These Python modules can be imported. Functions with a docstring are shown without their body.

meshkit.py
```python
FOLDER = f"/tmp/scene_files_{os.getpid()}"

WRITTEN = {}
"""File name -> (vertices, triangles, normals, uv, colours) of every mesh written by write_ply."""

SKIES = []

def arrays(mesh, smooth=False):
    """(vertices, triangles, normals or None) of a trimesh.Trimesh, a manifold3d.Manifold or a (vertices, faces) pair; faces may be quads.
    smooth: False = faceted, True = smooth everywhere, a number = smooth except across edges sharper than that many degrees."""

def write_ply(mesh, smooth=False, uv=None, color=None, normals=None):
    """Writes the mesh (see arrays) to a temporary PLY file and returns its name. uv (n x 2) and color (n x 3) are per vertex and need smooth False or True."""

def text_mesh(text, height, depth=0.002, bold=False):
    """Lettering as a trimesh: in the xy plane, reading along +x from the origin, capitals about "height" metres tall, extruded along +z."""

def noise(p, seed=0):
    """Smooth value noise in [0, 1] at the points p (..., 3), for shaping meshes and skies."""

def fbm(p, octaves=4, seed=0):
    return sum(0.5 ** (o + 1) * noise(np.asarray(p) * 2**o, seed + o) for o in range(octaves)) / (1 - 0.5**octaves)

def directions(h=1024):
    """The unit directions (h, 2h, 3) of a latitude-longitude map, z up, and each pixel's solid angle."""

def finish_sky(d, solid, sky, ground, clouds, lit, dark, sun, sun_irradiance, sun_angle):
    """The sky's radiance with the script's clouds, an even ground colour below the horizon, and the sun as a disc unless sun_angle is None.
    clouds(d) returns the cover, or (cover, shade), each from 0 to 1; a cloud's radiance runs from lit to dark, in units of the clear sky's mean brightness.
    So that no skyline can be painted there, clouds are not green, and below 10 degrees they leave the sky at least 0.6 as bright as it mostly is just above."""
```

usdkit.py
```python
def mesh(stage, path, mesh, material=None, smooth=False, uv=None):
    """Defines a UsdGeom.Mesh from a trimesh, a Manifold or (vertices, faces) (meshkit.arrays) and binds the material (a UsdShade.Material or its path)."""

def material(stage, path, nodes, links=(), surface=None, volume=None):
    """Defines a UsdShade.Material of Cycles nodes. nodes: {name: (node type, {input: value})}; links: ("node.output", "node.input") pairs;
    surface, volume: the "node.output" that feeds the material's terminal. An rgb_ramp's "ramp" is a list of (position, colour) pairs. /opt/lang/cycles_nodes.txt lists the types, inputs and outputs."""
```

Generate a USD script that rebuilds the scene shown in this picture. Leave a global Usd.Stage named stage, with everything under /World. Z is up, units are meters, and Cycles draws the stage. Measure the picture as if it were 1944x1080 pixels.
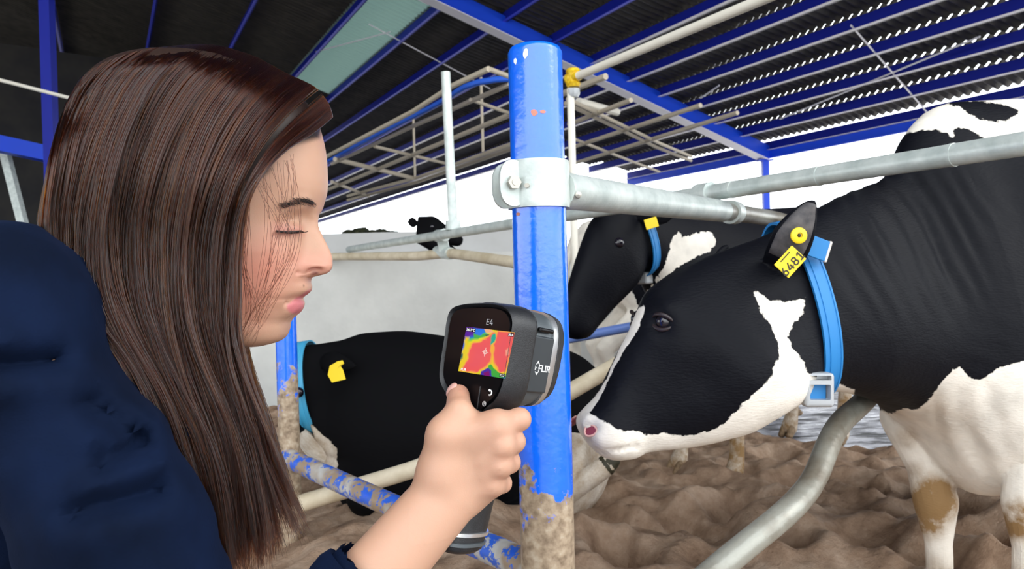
import math, random
import numpy as np
import trimesh, usdkit, meshkit
import manifold3d as m3
from scipy.interpolate import PchipInterpolator, CubicSpline
from scipy.ndimage import gaussian_filter
from scipy.sparse import coo_matrix
from scipy.interpolate import LinearNDInterpolator
from pxr import Usd, UsdGeom, UsdLux, UsdShade, Gf, Sdf, Vt

rng = np.random.default_rng(7)
random.seed(7)
stage = Usd.Stage.CreateInMemory()
UsdGeom.SetStageUpAxis(stage, UsdGeom.Tokens.z)
UsdGeom.SetStageMetersPerUnit(stage, 1.0)
UsdGeom.Xform.Define(stage, '/World')
UsdGeom.Scope.Define(stage, '/World/Looks')

# ------------------------------------------------------------------ camera, sky, sun, exposure
W, H, FPX = 1944, 1080, 1450.0
EYE = np.array([0.0, 0.0, 0.97])
PITCH, ROLL = math.atan(15 / FPX), math.radians(1.5)
FWD = np.array([0, math.cos(PITCH), -math.sin(PITCH)])
_up = np.array([0, math.sin(PITCH), math.cos(PITCH)])
_rt = np.array([1.0, 0, 0])
RT = math.cos(ROLL) * _rt - math.sin(ROLL) * _up
UP = math.sin(ROLL) * _rt + math.cos(ROLL) * _up
cam = UsdGeom.Camera.Define(stage, '/World/camera')
cam.CreateHorizontalApertureAttr(36.0)
cam.CreateVerticalApertureAttr(36.0 * H / W)
cam.CreateFocalLengthAttr(36.0 * FPX / W)
cam.CreateClippingRangeAttr(Gf.Vec2f(0.05, 500))
cam.CreateFStopAttr(14.0)
cam.CreateFocusDistanceAttr(0.85)
cam.CreateExposureAttr(0.0)
_m = np.eye(4)
_m[0, :3], _m[1, :3], _m[2, :3], _m[3, :3] = RT, UP, -FWD, EYE
UsdGeom.Xformable(cam).AddTransformOp().Set(Gf.Matrix4d(_m.tolist()))

sky = UsdLux.DomeLight.Define(stage, '/World/sky')
sky.CreateColorAttr(Gf.Vec3f(0.93, 0.97, 1.0))
sky.CreateIntensityAttr(1.08)
sun = UsdLux.DistantLight.Define(stage, '/World/sun')
sun.CreateAngleAttr(25.0)
sun.CreateIntensityAttr(0.85)
sun.CreateColorAttr(Gf.Vec3f(1.0, 0.94, 0.86))
_s = np.array([0.85, -0.32, 0.50]); _s /= np.linalg.norm(_s)      # direction towards the sun: behind the camera, to the right
_x = np.cross([0, 0, 1.0], _s); _x /= np.linalg.norm(_x); _y = np.cross(_s, _x)
_m = np.eye(4); _m[0, :3], _m[1, :3], _m[2, :3] = _x, _y, _s
UsdGeom.Xformable(sun).AddTransformOp().Set(Gf.Matrix4d(_m.tolist()))


# ------------------------------------------------------------------ helpers
def U(px, py, d):
    """The world point at depth d (metres) on the line of sight of photo pixel (px, py)."""
    px, py, d = np.broadcast_arrays(np.asarray(px, float), np.asarray(py, float), np.asarray(d, float))
    return EYE + d[..., None] * (FWD + ((px - 972) / FPX)[..., None] * RT + ((540 - py) / FPX)[..., None] * UP)


def PX(p):
    q = np.asarray(p, float) - EYE
    d = q @ FWD
    return np.stack([972 + FPX * (q @ RT) / d, 540 - FPX * (q @ UP) / d, d], -1)


def on_plane(px, py, p0, n):
    d = U(px, py, 1.0) - EYE
    t = ((np.asarray(p0) - EYE) @ n) / (d @ np.asarray(n))
    return EYE + d * np.asarray(t)[..., None]


def on_z(px, py, z):
    return on_plane(px, py, np.array([0, 0, z]), np.array([0, 0, 1.0]))


def unit(v):
    v = np.asarray(v, float)
    return v / np.linalg.norm(v)


used = {}
origins = {}


def numbered(parent, name):
    key = (parent, name)
    k = used.get(key, -1) + 1
    used[key] = k
    return name if k == 0 else f'{name}_{k:03d}'


def tag(prim, label=None, cat=None, group=None, kind=None):
    for k, v in (('label', label), ('category', cat), ('group', group), ('kind', kind)):
        if v:
            prim.SetCustomDataByKey(k, v)
    return prim


def thing(name, label=None, cat=None, loc=(0, 0, 0), group=None, kind=None):
    path = '/World/' + numbered('/World', name)
    x = UsdGeom.Xform.Define(stage, path)
    x.AddTranslateOp().Set(Gf.Vec3d(*map(float, loc)))
    origins[path] = np.asarray(loc, float)
    tag(x.GetPrim(), label, cat, group, kind)
    return path


def arr(mesh):
    v, f, _ = meshkit.arrays(mesh, False)
    return np.asarray(v, float), np.asarray(f, int)


def part(parent, name, mesh, m, smooth=35, label=None, attrs=None, kind=None, cat=None, group=None):
    """One Mesh prim under parent (or under /World); the mesh is given in world coordinates."""
    top = parent or '/World'
    path = top + '/' + numbered(top, name)
    root = '/'.join(top.split('/')[:3])
    v, f = arr(mesh)
    off = origins.get(root, np.zeros(3)) if parent else np.zeros(3)
    g = usdkit.mesh(stage, path, trimesh.Trimesh(v - off, f, process=False), m, smooth=True if attrs else smooth)
    for k, a in (attrs or {}).items():
        a = np.asarray(a, np.float32)
        api = UsdGeom.PrimvarsAPI(g)
        if a.ndim == 1:
            api.CreatePrimvar(k, Sdf.ValueTypeNames.FloatArray, 'vertex').Set(Vt.FloatArray.FromNumpy(a))
        else:
            api.CreatePrimvar(k, Sdf.ValueTypeNames.Color3fArray, 'vertex').Set(Vt.Vec3fArray.FromNumpy(a))
    tag(g.GetPrim(), label, cat, group, kind)
    return path


def curves(parent, name, lines, widths, m):
    """BasisCurves in world coordinates: lines (n, k, 3), widths (n, k)."""
    top = parent or '/World'
    path = top + '/' + numbered(top, name)
    off = origins.get('/'.join(top.split('/')[:3]), np.zeros(3))
    c = UsdGeom.BasisCurves.Define(stage, path)
    c.CreateTypeAttr('linear')
    n, k = lines.shape[:2]
    c.CreateCurveVertexCountsAttr(Vt.IntArray.FromNumpy(np.full(n, k, np.int32)))
    c.CreatePointsAttr(Vt.Vec3fArray.FromNumpy((lines - off).reshape(-1, 3).astype(np.float32)))
    c.CreateWidthsAttr(Vt.FloatArray.FromNumpy(np.asarray(widths, np.float32).ravel()))
    c.SetWidthsInterpolation('vertex')
    UsdShade.MaterialBindingAPI.Apply(c.GetPrim()).Bind(m)
    return path


def cat_(*ms):
    vs, fs, n = [], [], 0
    for x in ms:
        v, f = arr(x)
        vs.append(v); fs.append(f + n); n += len(v)
    return trimesh.Trimesh(np.vstack(vs), np.vstack(fs), process=False)


def frames(P):
    P = np.asarray(P, float)
    T = np.gradient(P, axis=0); T /= np.linalg.norm(T, axis=1, keepdims=True)
    a = np.array([0, 0, 1.0]) if abs(T[0, 2]) < 0.9 else np.array([1.0, 0, 0])
    N = [unit(np.cross(T[0], a))]
    for i in range(1, len(P)):
        n = N[-1] - T[i] * (N[-1] @ T[i])
        N.append(unit(n))
    N = np.array(N)
    return T, N, np.cross(T, N)


def sweep(P, prof):
    """Closed profile (k,2) [or (n,k,2)] swept along P with end caps."""
    P = np.asarray(P, float)
    T, N, B = frames(P)
    prof = np.asarray(prof, float)
    if prof.ndim == 2:
        prof = np.repeat(prof[None], len(P), 0)
    k = prof.shape[1]
    R = P[:, None] + prof[..., :1] * N[:, None] + prof[..., 1:] * B[:, None]
    return skin_rings(R)


def skin_rings(R, caps=True):
    n, k = R.shape[:2]
    v = R.reshape(-1, 3)
    i = np.arange(n - 1)[:, None] * k
    j = np.arange(k)[None]
    a, b = i + j, i + (j + 1) % k
    f = np.concatenate([np.stack([a, b, b + k], -1).reshape(-1, 3), np.stack([a, b + k, a + k], -1).reshape(-1, 3)])
    if caps:
        c0, c1 = R[0].mean(0), R[-1].mean(0)
        v = np.vstack([v, c0, c1])
        q, jj = len(v) - 2, np.arange(k)
        f = np.vstack([f, np.stack([np.full(k, q), (jj + 1) % k, jj], -1), np.stack([np.full(k, q + 1), (n - 1) * k + jj, (n - 1) * k + (jj + 1) % k], -1)])
    t = trimesh.Trimesh(v, f, process=False)
    if caps and t.volume < 0:
        t.invert()
    return t


def circle(r, k=20):
    a = np.arange(k) / k * 2 * np.pi
    return np.stack([r * np.cos(a), r * np.sin(a)], -1)


def tube(P, r, k=18):
    P = np.asarray(P, float)
    r = np.broadcast_to(np.asarray(r, float), len(P))
    return sweep(P, np.array([circle(x, k) for x in r]))


def bend(P, rad=0.12, n=7):
    """A polyline with its corners rounded."""
    P = [np.asarray(p, float) for p in P]
    out = [P[0]]
    for a, b, c in zip(P[:-2], P[1:-1], P[2:]):
        r = min(rad, 0.45 * np.linalg.norm(a - b), 0.45 * np.linalg.norm(c - b))
        p, q = b + unit(a - b) * r, b + unit(c - b) * r
        for t in np.linspace(0, 1, n):
            out.append((1 - t) ** 2 * p + 2 * t * (1 - t) * b + t * t * q)
    out.append(P[-1])
    return np.array(out)


def smooth_path(P, n=40):
    P = np.asarray(P, float)
    s = np.r_[0, np.cumsum(np.linalg.norm(np.diff(P, axis=0), axis=1))]
    return CubicSpline(s, P)(np.linspace(0, s[-1], n))


def bar(a, b, w, h=None, up=(0, 0, 1)):
    """A square bar from a to b, w wide (sideways) and h high."""
    a, b = np.asarray(a, float), np.asarray(b, float)
    h = h or w
    t = unit(b - a)
    s = unit(np.cross(t, up)); u = np.cross(s, t)
    c = [(-1, -1), (1, -1), (1, 1), (-1, 1)]
    R = np.array([[p + s * x * w / 2 + u * y * h / 2 for x, y in c] for p in (a, b)])
    return skin_rings(R)


def box_at(c, X, Y, Z, dims, r=0.0):
    """A (rounded) box with centre c along unit axes X, Y, Z."""
    d = np.asarray(dims, float) / 2
    if r:
        pts = []
        for s in np.ndindex(2, 2, 2):
            q = (np.array(s) * 2 - 1) * (d - r)
            pts.append(q + trimesh.creation.icosphere(1, r).vertices)
        m = trimesh.convex.convex_hull(np.vstack(pts))
    else:
        m = trimesh.creation.box(d * 2)
    m.vertices = np.asarray(c) + m.vertices @ np.array([X, Y, Z])
    return m


def lathe(c, axis, prof, k=28):
    """prof: (radius, height) pairs along axis from c."""
    axis = unit(axis)
    a = np.array([0, 0, 1.0]) if abs(axis[2]) < 0.9 else np.array([1.0, 0, 0])
    x = unit(np.cross(a, axis)); y = np.cross(axis, x)
    t = np.arange(k) / k * 2 * np.pi
    R = np.array([np.asarray(c) + axis * h + max(r, 1e-5) * (np.cos(t)[:, None] * x + np.sin(t)[:, None] * y) for r, h in prof])
    return skin_rings(R)


def to_man(t):
    t = trimesh.Trimesh(*arr(t), process=True)
    if t.volume < 0:
        t.invert()
    return m3.Manifold(m3.Mesh(vert_properties=np.asarray(t.vertices, np.float32), tri_verts=np.asarray(t.faces, np.uint32)))


def to_tri(m):
    x = m.to_mesh()
    t = trimesh.Trimesh(np.array(x.vert_properties[:, :3], float), np.array(x.tri_verts, int), process=True)
    return t


_ico = trimesh.creation.icosphere(2, 1.0).vertices


def chain(joints):
    """Joints (point, radius): the hulls of neighbouring spheres, joined."""
    out = []
    for (a, ra), (b, rb) in zip(joints[:-1], joints[1:]):
        out.append(m3.Manifold.hull_points(np.vstack([np.asarray(a) + _ico * ra, np.asarray(b) + _ico * rb]).astype(np.float32)))
    return out


def loft_rings(secs, n=80, k=40):
    """secs: rows (T, B, w, lateral, e, narrow). T, B: top and bottom points; w: half width along the lateral vector; e: exponent; narrow: how much less wide the top is."""
    T = np.array([s[0] for s in secs]); B = np.array([s[1] for s in secs]); w = np.array([s[2] for s in secs]); L = np.array([s[3] for s in secs])
    e = np.array([s[4] for s in secs]); nr = np.array([s[5] for s in secs])
    mid = (T + B) / 2
    s = np.r_[0, np.cumsum(np.linalg.norm(np.diff(mid, axis=0), axis=1) + 0.02)]
    x = np.unique(np.r_[np.linspace(0, s[-1], n), s])
    T, B, w, L, e, nr = (PchipInterpolator(s, a)(x) for a in (T, B, w, L, e, nr))
    th = np.arange(k) / k * 2 * np.pi
    R = []
    for i in range(len(x)):
        c, v = (T[i] + B[i]) / 2, (T[i] - B[i]) / 2
        sn, cs = np.sin(th), np.cos(th)
        yy = np.sign(sn) * np.abs(sn) ** e[i]
        xx = np.sign(cs) * np.abs(cs) ** e[i] * (1 - nr[i] * yy)
        R.append(c + yy[:, None] * v + (xx * w[i])[:, None] * L[i])
    return np.array(R)


def poly_sd(P, poly):
    """Signed distance (inside positive) of 2-D points to a polygon."""
    poly = np.asarray(poly, float)
    a, b = poly, np.roll(poly, -1, 0)
    best = np.full(len(P), 1e9)
    inside = np.zeros(len(P), bool)
    for (ax, ay), (bx, by) in zip(a, b):
        ex, ey = bx - ax, by - ay
        wx, wy = P[:, 0] - ax, P[:, 1] - ay
        t = np.clip((wx * ex + wy * ey) / (ex * ex + ey * ey + 1e-12), 0, 1)
        best = np.minimum(best, np.hypot(wx - t * ex, wy - t * ey))
        if ay != by:
            cr = ((ay > P[:, 1]) != (by > P[:, 1])) & (P[:, 0] < (bx - ax) * (P[:, 1] - ay) / (by - ay) + ax)
            inside ^= cr
    return np.where(inside, best, -best)


def smin(a, b, k):
    h = np.clip(0.5 + 0.5 * (b - a) / k, 0, 1)
    return b + (a - b) * h - k * h * (1 - h)


def sd_cone(P, a, b, ra, rb):
    """Distance to a capsule whose radius runs from ra to rb."""
    a, b = np.asarray(a, float), np.asarray(b, float)
    ab = b - a
    t = np.clip(((P - a) @ ab) / (ab @ ab), 0, 1)
    return np.linalg.norm(P - a - t[:, None] * ab, axis=1) - (ra + (rb - ra) * t)


def sd_ell(P, c, r, X=None):
    q = P - np.asarray(c)
    if X is not None:
        q = q @ np.asarray(X).T
    r = np.asarray(r, float)
    k0 = np.linalg.norm(q / r, axis=1)
    k1 = np.linalg.norm(q / (r * r), axis=1)
    return k0 * (k0 - 1) / np.maximum(k1, 1e-9)


def surface_nets(fn, lo, hi, h):
    """The zero surface of fn (negative inside) as a mesh of about h."""
    lo, hi = np.asarray(lo, float), np.asarray(hi, float)
    n = np.ceil((hi - lo) / h).astype(int) + 1
    g = np.stack(np.meshgrid(*[lo[i] + np.arange(n[i]) * h for i in range(3)], indexing='ij'), -1)
    D = np.concatenate([fn(c) for c in np.array_split(g.reshape(-1, 3), max(1, g.size // 900000))]).reshape(n)
    D[[0, -1]] = np.maximum(D[[0, -1]], h); D[:, [0, -1]] = np.maximum(D[:, [0, -1]], h); D[:, :, [0, -1]] = np.maximum(D[:, :, [0, -1]], h)
    S = D < 0
    cs = [S[i:n[0] - 1 + i, j:n[1] - 1 + j, k:n[2] - 1 + k] for i, j, k in np.ndindex(2, 2, 2)]
    cnt = sum(c.astype(int) for c in cs)
    cell = (cnt > 0) & (cnt < 8)
    idx = np.full(cell.shape, -1)
    idx[cell] = np.arange(cell.sum())
    ijk = np.argwhere(cell)
    acc, num = np.zeros((len(ijk), 3)), np.zeros(len(ijk))
    corners = list(np.ndindex(2, 2, 2))
    vals = {c: D[ijk[:, 0] + c[0], ijk[:, 1] + c[1], ijk[:, 2] + c[2]] for c in corners}
    for c in corners:
        for ax in range(3):
            if c[ax] == 0:
                c2 = tuple(1 if q == ax else c[q] for q in range(3))
                a, b = vals[c], vals[c2]
                x = (a < 0) != (b < 0)
                t = np.where(x, a / np.where(x, a - b, 1), 0)
                p = np.tile(np.array(c, float), (len(ijk), 1)); p[:, ax] = t
                acc[x] += p[x]; num[x] += 1
    v = lo + (ijk + acc / np.maximum(num, 1)[:, None]) * h
    F = []
    for ax in range(3):
        o = [q for q in range(3) if q != ax]
        sl0 = [slice(1, -1)] * 3; sl0[ax] = slice(0, n[ax] - 1)
        sl1 = [slice(1, -1)] * 3; sl1[ax] = slice(1, n[ax])
        A, B = S[tuple(sl0)], S[tuple(sl1)]
        e = np.argwhere(A != B)
        flip = A[tuple(e.T)]
        e = e + np.array([0 if q == ax else 1 for q in range(3)])
        quad = []
        for da, db in ((0, 0), (1, 0), (1, 1), (0, 1)):
            c = e.copy(); c[:, o[0]] -= da; c[:, o[1]] -= db
            quad.append(idx[tuple(c.T)])
        q = np.stack(quad, -1)
        if ax == 1:
            flip = ~flip
        q[~flip] = q[~flip][:, ::-1]
        F += [q[:, [0, 1, 2]], q[:, [0, 2, 3]]]
    t = trimesh.Trimesh(v, np.vstack(F), process=False)
    if t.volume < 0:
        t.invert()
    return t


def taubin(t, n=10):
    e = t.edges_unique
    k = len(t.vertices)
    A = coo_matrix((np.ones(2 * len(e)), (np.r_[e[:, 0], e[:, 1]], np.r_[e[:, 1], e[:, 0]])), shape=(k, k)).tocsr()
    deg = np.maximum(np.asarray(A.sum(1)).ravel(), 1)[:, None]
    v = np.array(t.vertices)
    for i in range(2 * n):
        v = v + (0.5 if i % 2 == 0 else -0.52) * (A @ v / deg - v)
    t.vertices = v
    return t


def text_on(text, height, c, X, Y, depth=0.0012, bold=True):
    """Lettering centred on c, reading along X, upwards Y, standing proud along X x Y."""
    t = meshkit.text_mesh(text, height, depth, bold=bold)
    b = t.bounds
    t.vertices -= np.array([(b[0, 0] + b[1, 0]) / 2, (b[0, 1] + b[1, 1]) / 2, 0])
    X, Y = unit(X), unit(Y)
    t.vertices = np.asarray(c) + t.vertices @ np.array([X, Y, np.cross(X, Y)])
    return t


# ------------------------------------------------------------------ materials
def mat(name, nodes, links=(), surface='p.BSDF'):
    return usdkit.material(stage, '/World/Looks/' + name, nodes, list(links), surface=surface)


def plain(name, col, rough=0.5, metal=0.0, **kw):
    return mat(name, {'p': ('principled_bsdf', {'base_color': col, 'roughness': rough, 'metallic': metal, **kw})})


def noisy(name, c1, c2, scale=8, rough=0.5, metal=0.0, bump=0.0, bscale=None, lo=0.35, hi=0.65, stretch=(1, 1, 1), detail=5, **kw):
    nodes = {'g': ('geometry', {}), 'mp': ('mapping', {'scale': stretch}), 'n': ('noise_texture', {'scale': scale, 'detail': detail, 'roughness': 0.6}),
             'r': ('rgb_ramp', {'ramp': [(lo, c1), (hi, c2)]}), 'p': ('principled_bsdf', {'roughness': rough, 'metallic': metal, **kw})}
    links = [('g.position', 'mp.vector'), ('mp.vector', 'n.vector'), ('n.fac', 'r.fac'), ('r.color', 'p.base_color')]
    if bump:
        nodes['n2'] = ('noise_texture', {'scale': bscale or scale * 3, 'detail': 4})
        nodes['b'] = ('bump', {'strength': bump, 'distance': 0.01})
        links += [('mp.vector', 'n2.vector'), ('n2.fac', 'b.height'), ('b.normal', 'p.normal')]
    return mat(name, nodes, links)


M = {}
M['roof_blue'] = plain('roof_blue', (0.008, 0.018, 0.33), 0.5, specular_ior_level=0.25)
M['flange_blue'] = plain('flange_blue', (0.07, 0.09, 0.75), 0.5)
M['beam_blue'] = plain('beam_blue', (0.008, 0.075, 0.80), 0.42)
M['flange'] = plain('flange', (0.90, 0.88, 0.93), 0.4)  # near white: light bounced from outside is put into this colour
M['beam_flange'] = plain('beam_flange', (0.88, 0.86, 0.93), 0.5)
M['roof_sheet'] = noisy('roof_sheet', (0.035, 0.032, 0.028), (0.07, 0.062, 0.052), 3, 0.45)
M['skylight'] = mat('skylight', {'d': ('diffuse_bsdf', {'color': (0.20, 0.27, 0.25)}), 't': ('translucent_bsdf', {'color': (0.055, 0.085, 0.075)}), 'm': ('add_closure', {})},
                    [('d.BSDF', 'm.closure1'), ('t.BSDF', 'm.closure2')], 'm.closure')
M['galv'] = noisy('galv', (0.46, 0.52, 0.50), (0.66, 0.71, 0.68), 14, 0.42, 0.25, bump=0.08, bscale=90)
M['galv_worn'] = noisy('galv_worn', (0.13, 0.10, 0.068), (0.32, 0.32, 0.28), 6, 0.34, 0.25, bump=0.12, bscale=60, lo=0.3, hi=0.6)
M['beige_pipe'] = noisy('beige_pipe', (0.48, 0.40, 0.27), (0.66, 0.58, 0.44), 9, 0.6, bump=0.1)
M['frame_beige'] = plain('frame_beige', (0.62, 0.54, 0.42), 0.55)
M['white_pipe'] = plain('white_pipe', (0.82, 0.78, 0.68), 0.5)
M['valve_yellow'] = noisy('valve_yellow', (0.55, 0.30, 0.0), (0.85, 0.60, 0.02), 60, 0.45)
M['hose_blue'] = plain('hose_blue', (0.03, 0.14, 0.75), 0.4)
M['wall'] = noisy('wall_concrete', (0.44, 0.44, 0.42), (0.60, 0.60, 0.57), 1.6, 0.8, bump=0.25, bscale=14, lo=0.3, hi=0.7)
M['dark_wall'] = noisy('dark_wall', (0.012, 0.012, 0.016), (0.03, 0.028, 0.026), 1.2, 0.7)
M['rust'] = plain('rust', (0.16, 0.07, 0.03), 0.8)
M['bolt'] = plain('bolt', (0.45, 0.43, 0.38), 0.4, 0.7)
M['bush'] = noisy('bush', (0.012, 0.018, 0.008), (0.05, 0.055, 0.02), 8, 0.7)


def post_material(name, level):
    """Blue paint with worn spots, caked with dried mud below a ragged line at about the height level."""
    nodes = {'g': ('geometry', {}), 's': ('separate_xyz', {}), 'n': ('noise_texture', {'scale': 16.0, 'detail': 6, 'roughness': 0.65}), 'n2': ('noise_texture', {'scale': 55.0, 'detail': 4}),
             'a': ('math', {'math_type': 'multiply_add', 'value2': 0.55, 'value3': -0.275}), 'z': ('math', {'math_type': 'add'}), 'f': ('map_range', {'from_min': level + 0.012, 'from_max': level - 0.012, 'to_min': 0, 'to_max': 1, 'clamp': True}),
             'mud': ('rgb_ramp', {'ramp': [(0.3, (0.16, 0.105, 0.06)), (0.55, (0.36, 0.27, 0.18)), (0.72, (0.48, 0.40, 0.30))]}),
             'chips': ('rgb_ramp', {'ramp': [(0.0, (0.002, 0.125, 0.92)), (0.70, (0.003, 0.155, 0.95)), (0.735, (0.35, 0.55, 0.80))]}),
             'n3': ('noise_texture', {'scale': 22.0, 'detail': 5, 'roughness': 0.7}),
             'm': ('mix', {}), 'ro': ('map_range', {'from_min': 0, 'from_max': 1, 'to_min': 0.17, 'to_max': 0.8}), 'b': ('bump', {'strength': 0.25, 'distance': 0.004}), 'p': ('principled_bsdf', {'specular_ior_level': 0.9, 'coat_weight': 0.35, 'coat_roughness': 0.22})}
    links = [('g.position', 's.vector'), ('g.position', 'n.vector'), ('g.position', 'n2.vector'), ('g.position', 'n3.vector'), ('n.fac', 'a.value1'), ('a.value', 'z.value1'), ('s.z', 'z.value2'), ('z.value', 'f.value'),
             ('n2.fac', 'mud.fac'), ('n3.fac', 'chips.fac'), ('f.result', 'm.fac'), ('chips.color', 'm.color1'), ('mud.color', 'm.color2'), ('m.color', 'p.base_color'), ('f.result', 'ro.value'), ('ro.result', 'p.roughness'),
             ('n2.fac', 'b.height'), ('b.normal', 'p.normal')]
    return mat(name, nodes, links)


M['post_near'] = post_material('post_near', 0.56)
M['post_far'] = post_material('post_far', 0.63)
# worn blue rail: blue flakes left on bare muddy steel
M['worn_blue'] = mat('worn_blue', {'g': ('geometry', {}), 'n': ('noise_texture', {'scale': 26.0, 'detail': 6, 'roughness': 0.7}), 'n2': ('noise_texture', {'scale': 9.0, 'detail': 3}),
                                   'r': ('rgb_ramp', {'ramp': [(0.50, (0.36, 0.33, 0.29)), (0.53, (0.03, 0.12, 0.55)), (0.7, (0.01, 0.10, 0.75))]}), 'q': ('rgb_ramp', {'ramp': [(0.45, (0.30, 0.22, 0.15)), (0.6, (0.46, 0.46, 0.45))]}),
                                   'f': ('map_range', {'from_min': 0.5, 'from_max': 0.53, 'to_min': 0, 'to_max': 1, 'clamp': True}), 'm': ('mix', {}), 'p': ('principled_bsdf', {'roughness': 0.5})},
                     [('g.position', 'n.vector'), ('g.position', 'n2.vector'), ('n.fac', 'r.fac'), ('n2.fac', 'q.fac'), ('n.fac', 'f.value'), ('f.result', 'm.fac'), ('q.color', 'm.color1'), ('r.color', 'm.color2'), ('m.color', 'p.base_color')])
M['sand'] = mat('sand', {'g': ('geometry', {}), 'n': ('noise_texture', {'scale': 7.0, 'detail': 6, 'roughness': 0.65}), 'r': ('rgb_ramp', {'ramp': [(0.3, (0.19, 0.115, 0.072)), (0.5, (0.35, 0.235, 0.16)), (0.7, (0.50, 0.37, 0.275))]}),
                         'n2': ('noise_texture', {'scale': 55.0, 'detail': 6, 'roughness': 0.7}), 'b': ('bump', {'strength': 0.9, 'distance': 0.014}), 'p': ('principled_bsdf', {'roughness': 0.85, 'specular_ior_level': 0.25})},
                [('g.position', 'n.vector'), ('g.position', 'n2.vector'), ('n.fac', 'r.fac'), ('r.color', 'p.base_color'), ('n2.fac', 'b.height'), ('b.normal', 'p.normal')])
# wet grooved concrete of the aisle
M['wet'] = mat('wet_concrete', {'g': ('geometry', {}), 'mp': ('mapping', {'scale': (3.0, 9.0, 1.0)}), 'n': ('noise_texture', {'scale': 1.2, 'detail': 6, 'roughness': 0.7}), 'mq': ('mapping', {'scale': (1.4, 6.0, 1.0), 'rotation': (0, 0, 0.25)}),
                                'n2': ('noise_texture', {'scale': 4.0, 'detail': 5, 'roughness': 0.7}), 'r': ('rgb_ramp', {'ramp': [(0.42, (0.012, 0.011, 0.012)), (0.5, (0.16, 0.16, 0.20)), (0.7, (0.34, 0.34, 0.42))]}),
                                'b': ('bump', {'strength': 0.28, 'distance': 0.05}), 'ro': ('map_range', {'from_min': 0.35, 'from_max': 0.65, 'to_min': 0.6, 'to_max': 0.12, 'clamp': True}), 'p': ('principled_bsdf', {'specular_ior_level': 0.7})},
               [('g.position', 'mp.vector'), ('mp.vector', 'n.vector'), ('g.position', 'mq.vector'), ('mq.vector', 'n2.vector'), ('n.fac', 'r.fac'), ('r.color', 'p.base_color'), ('n2.fac', 'b.height'), ('b.normal', 'p.normal'), ('n.fac', 'ro.value'), ('ro.result', 'p.roughness')])


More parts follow.
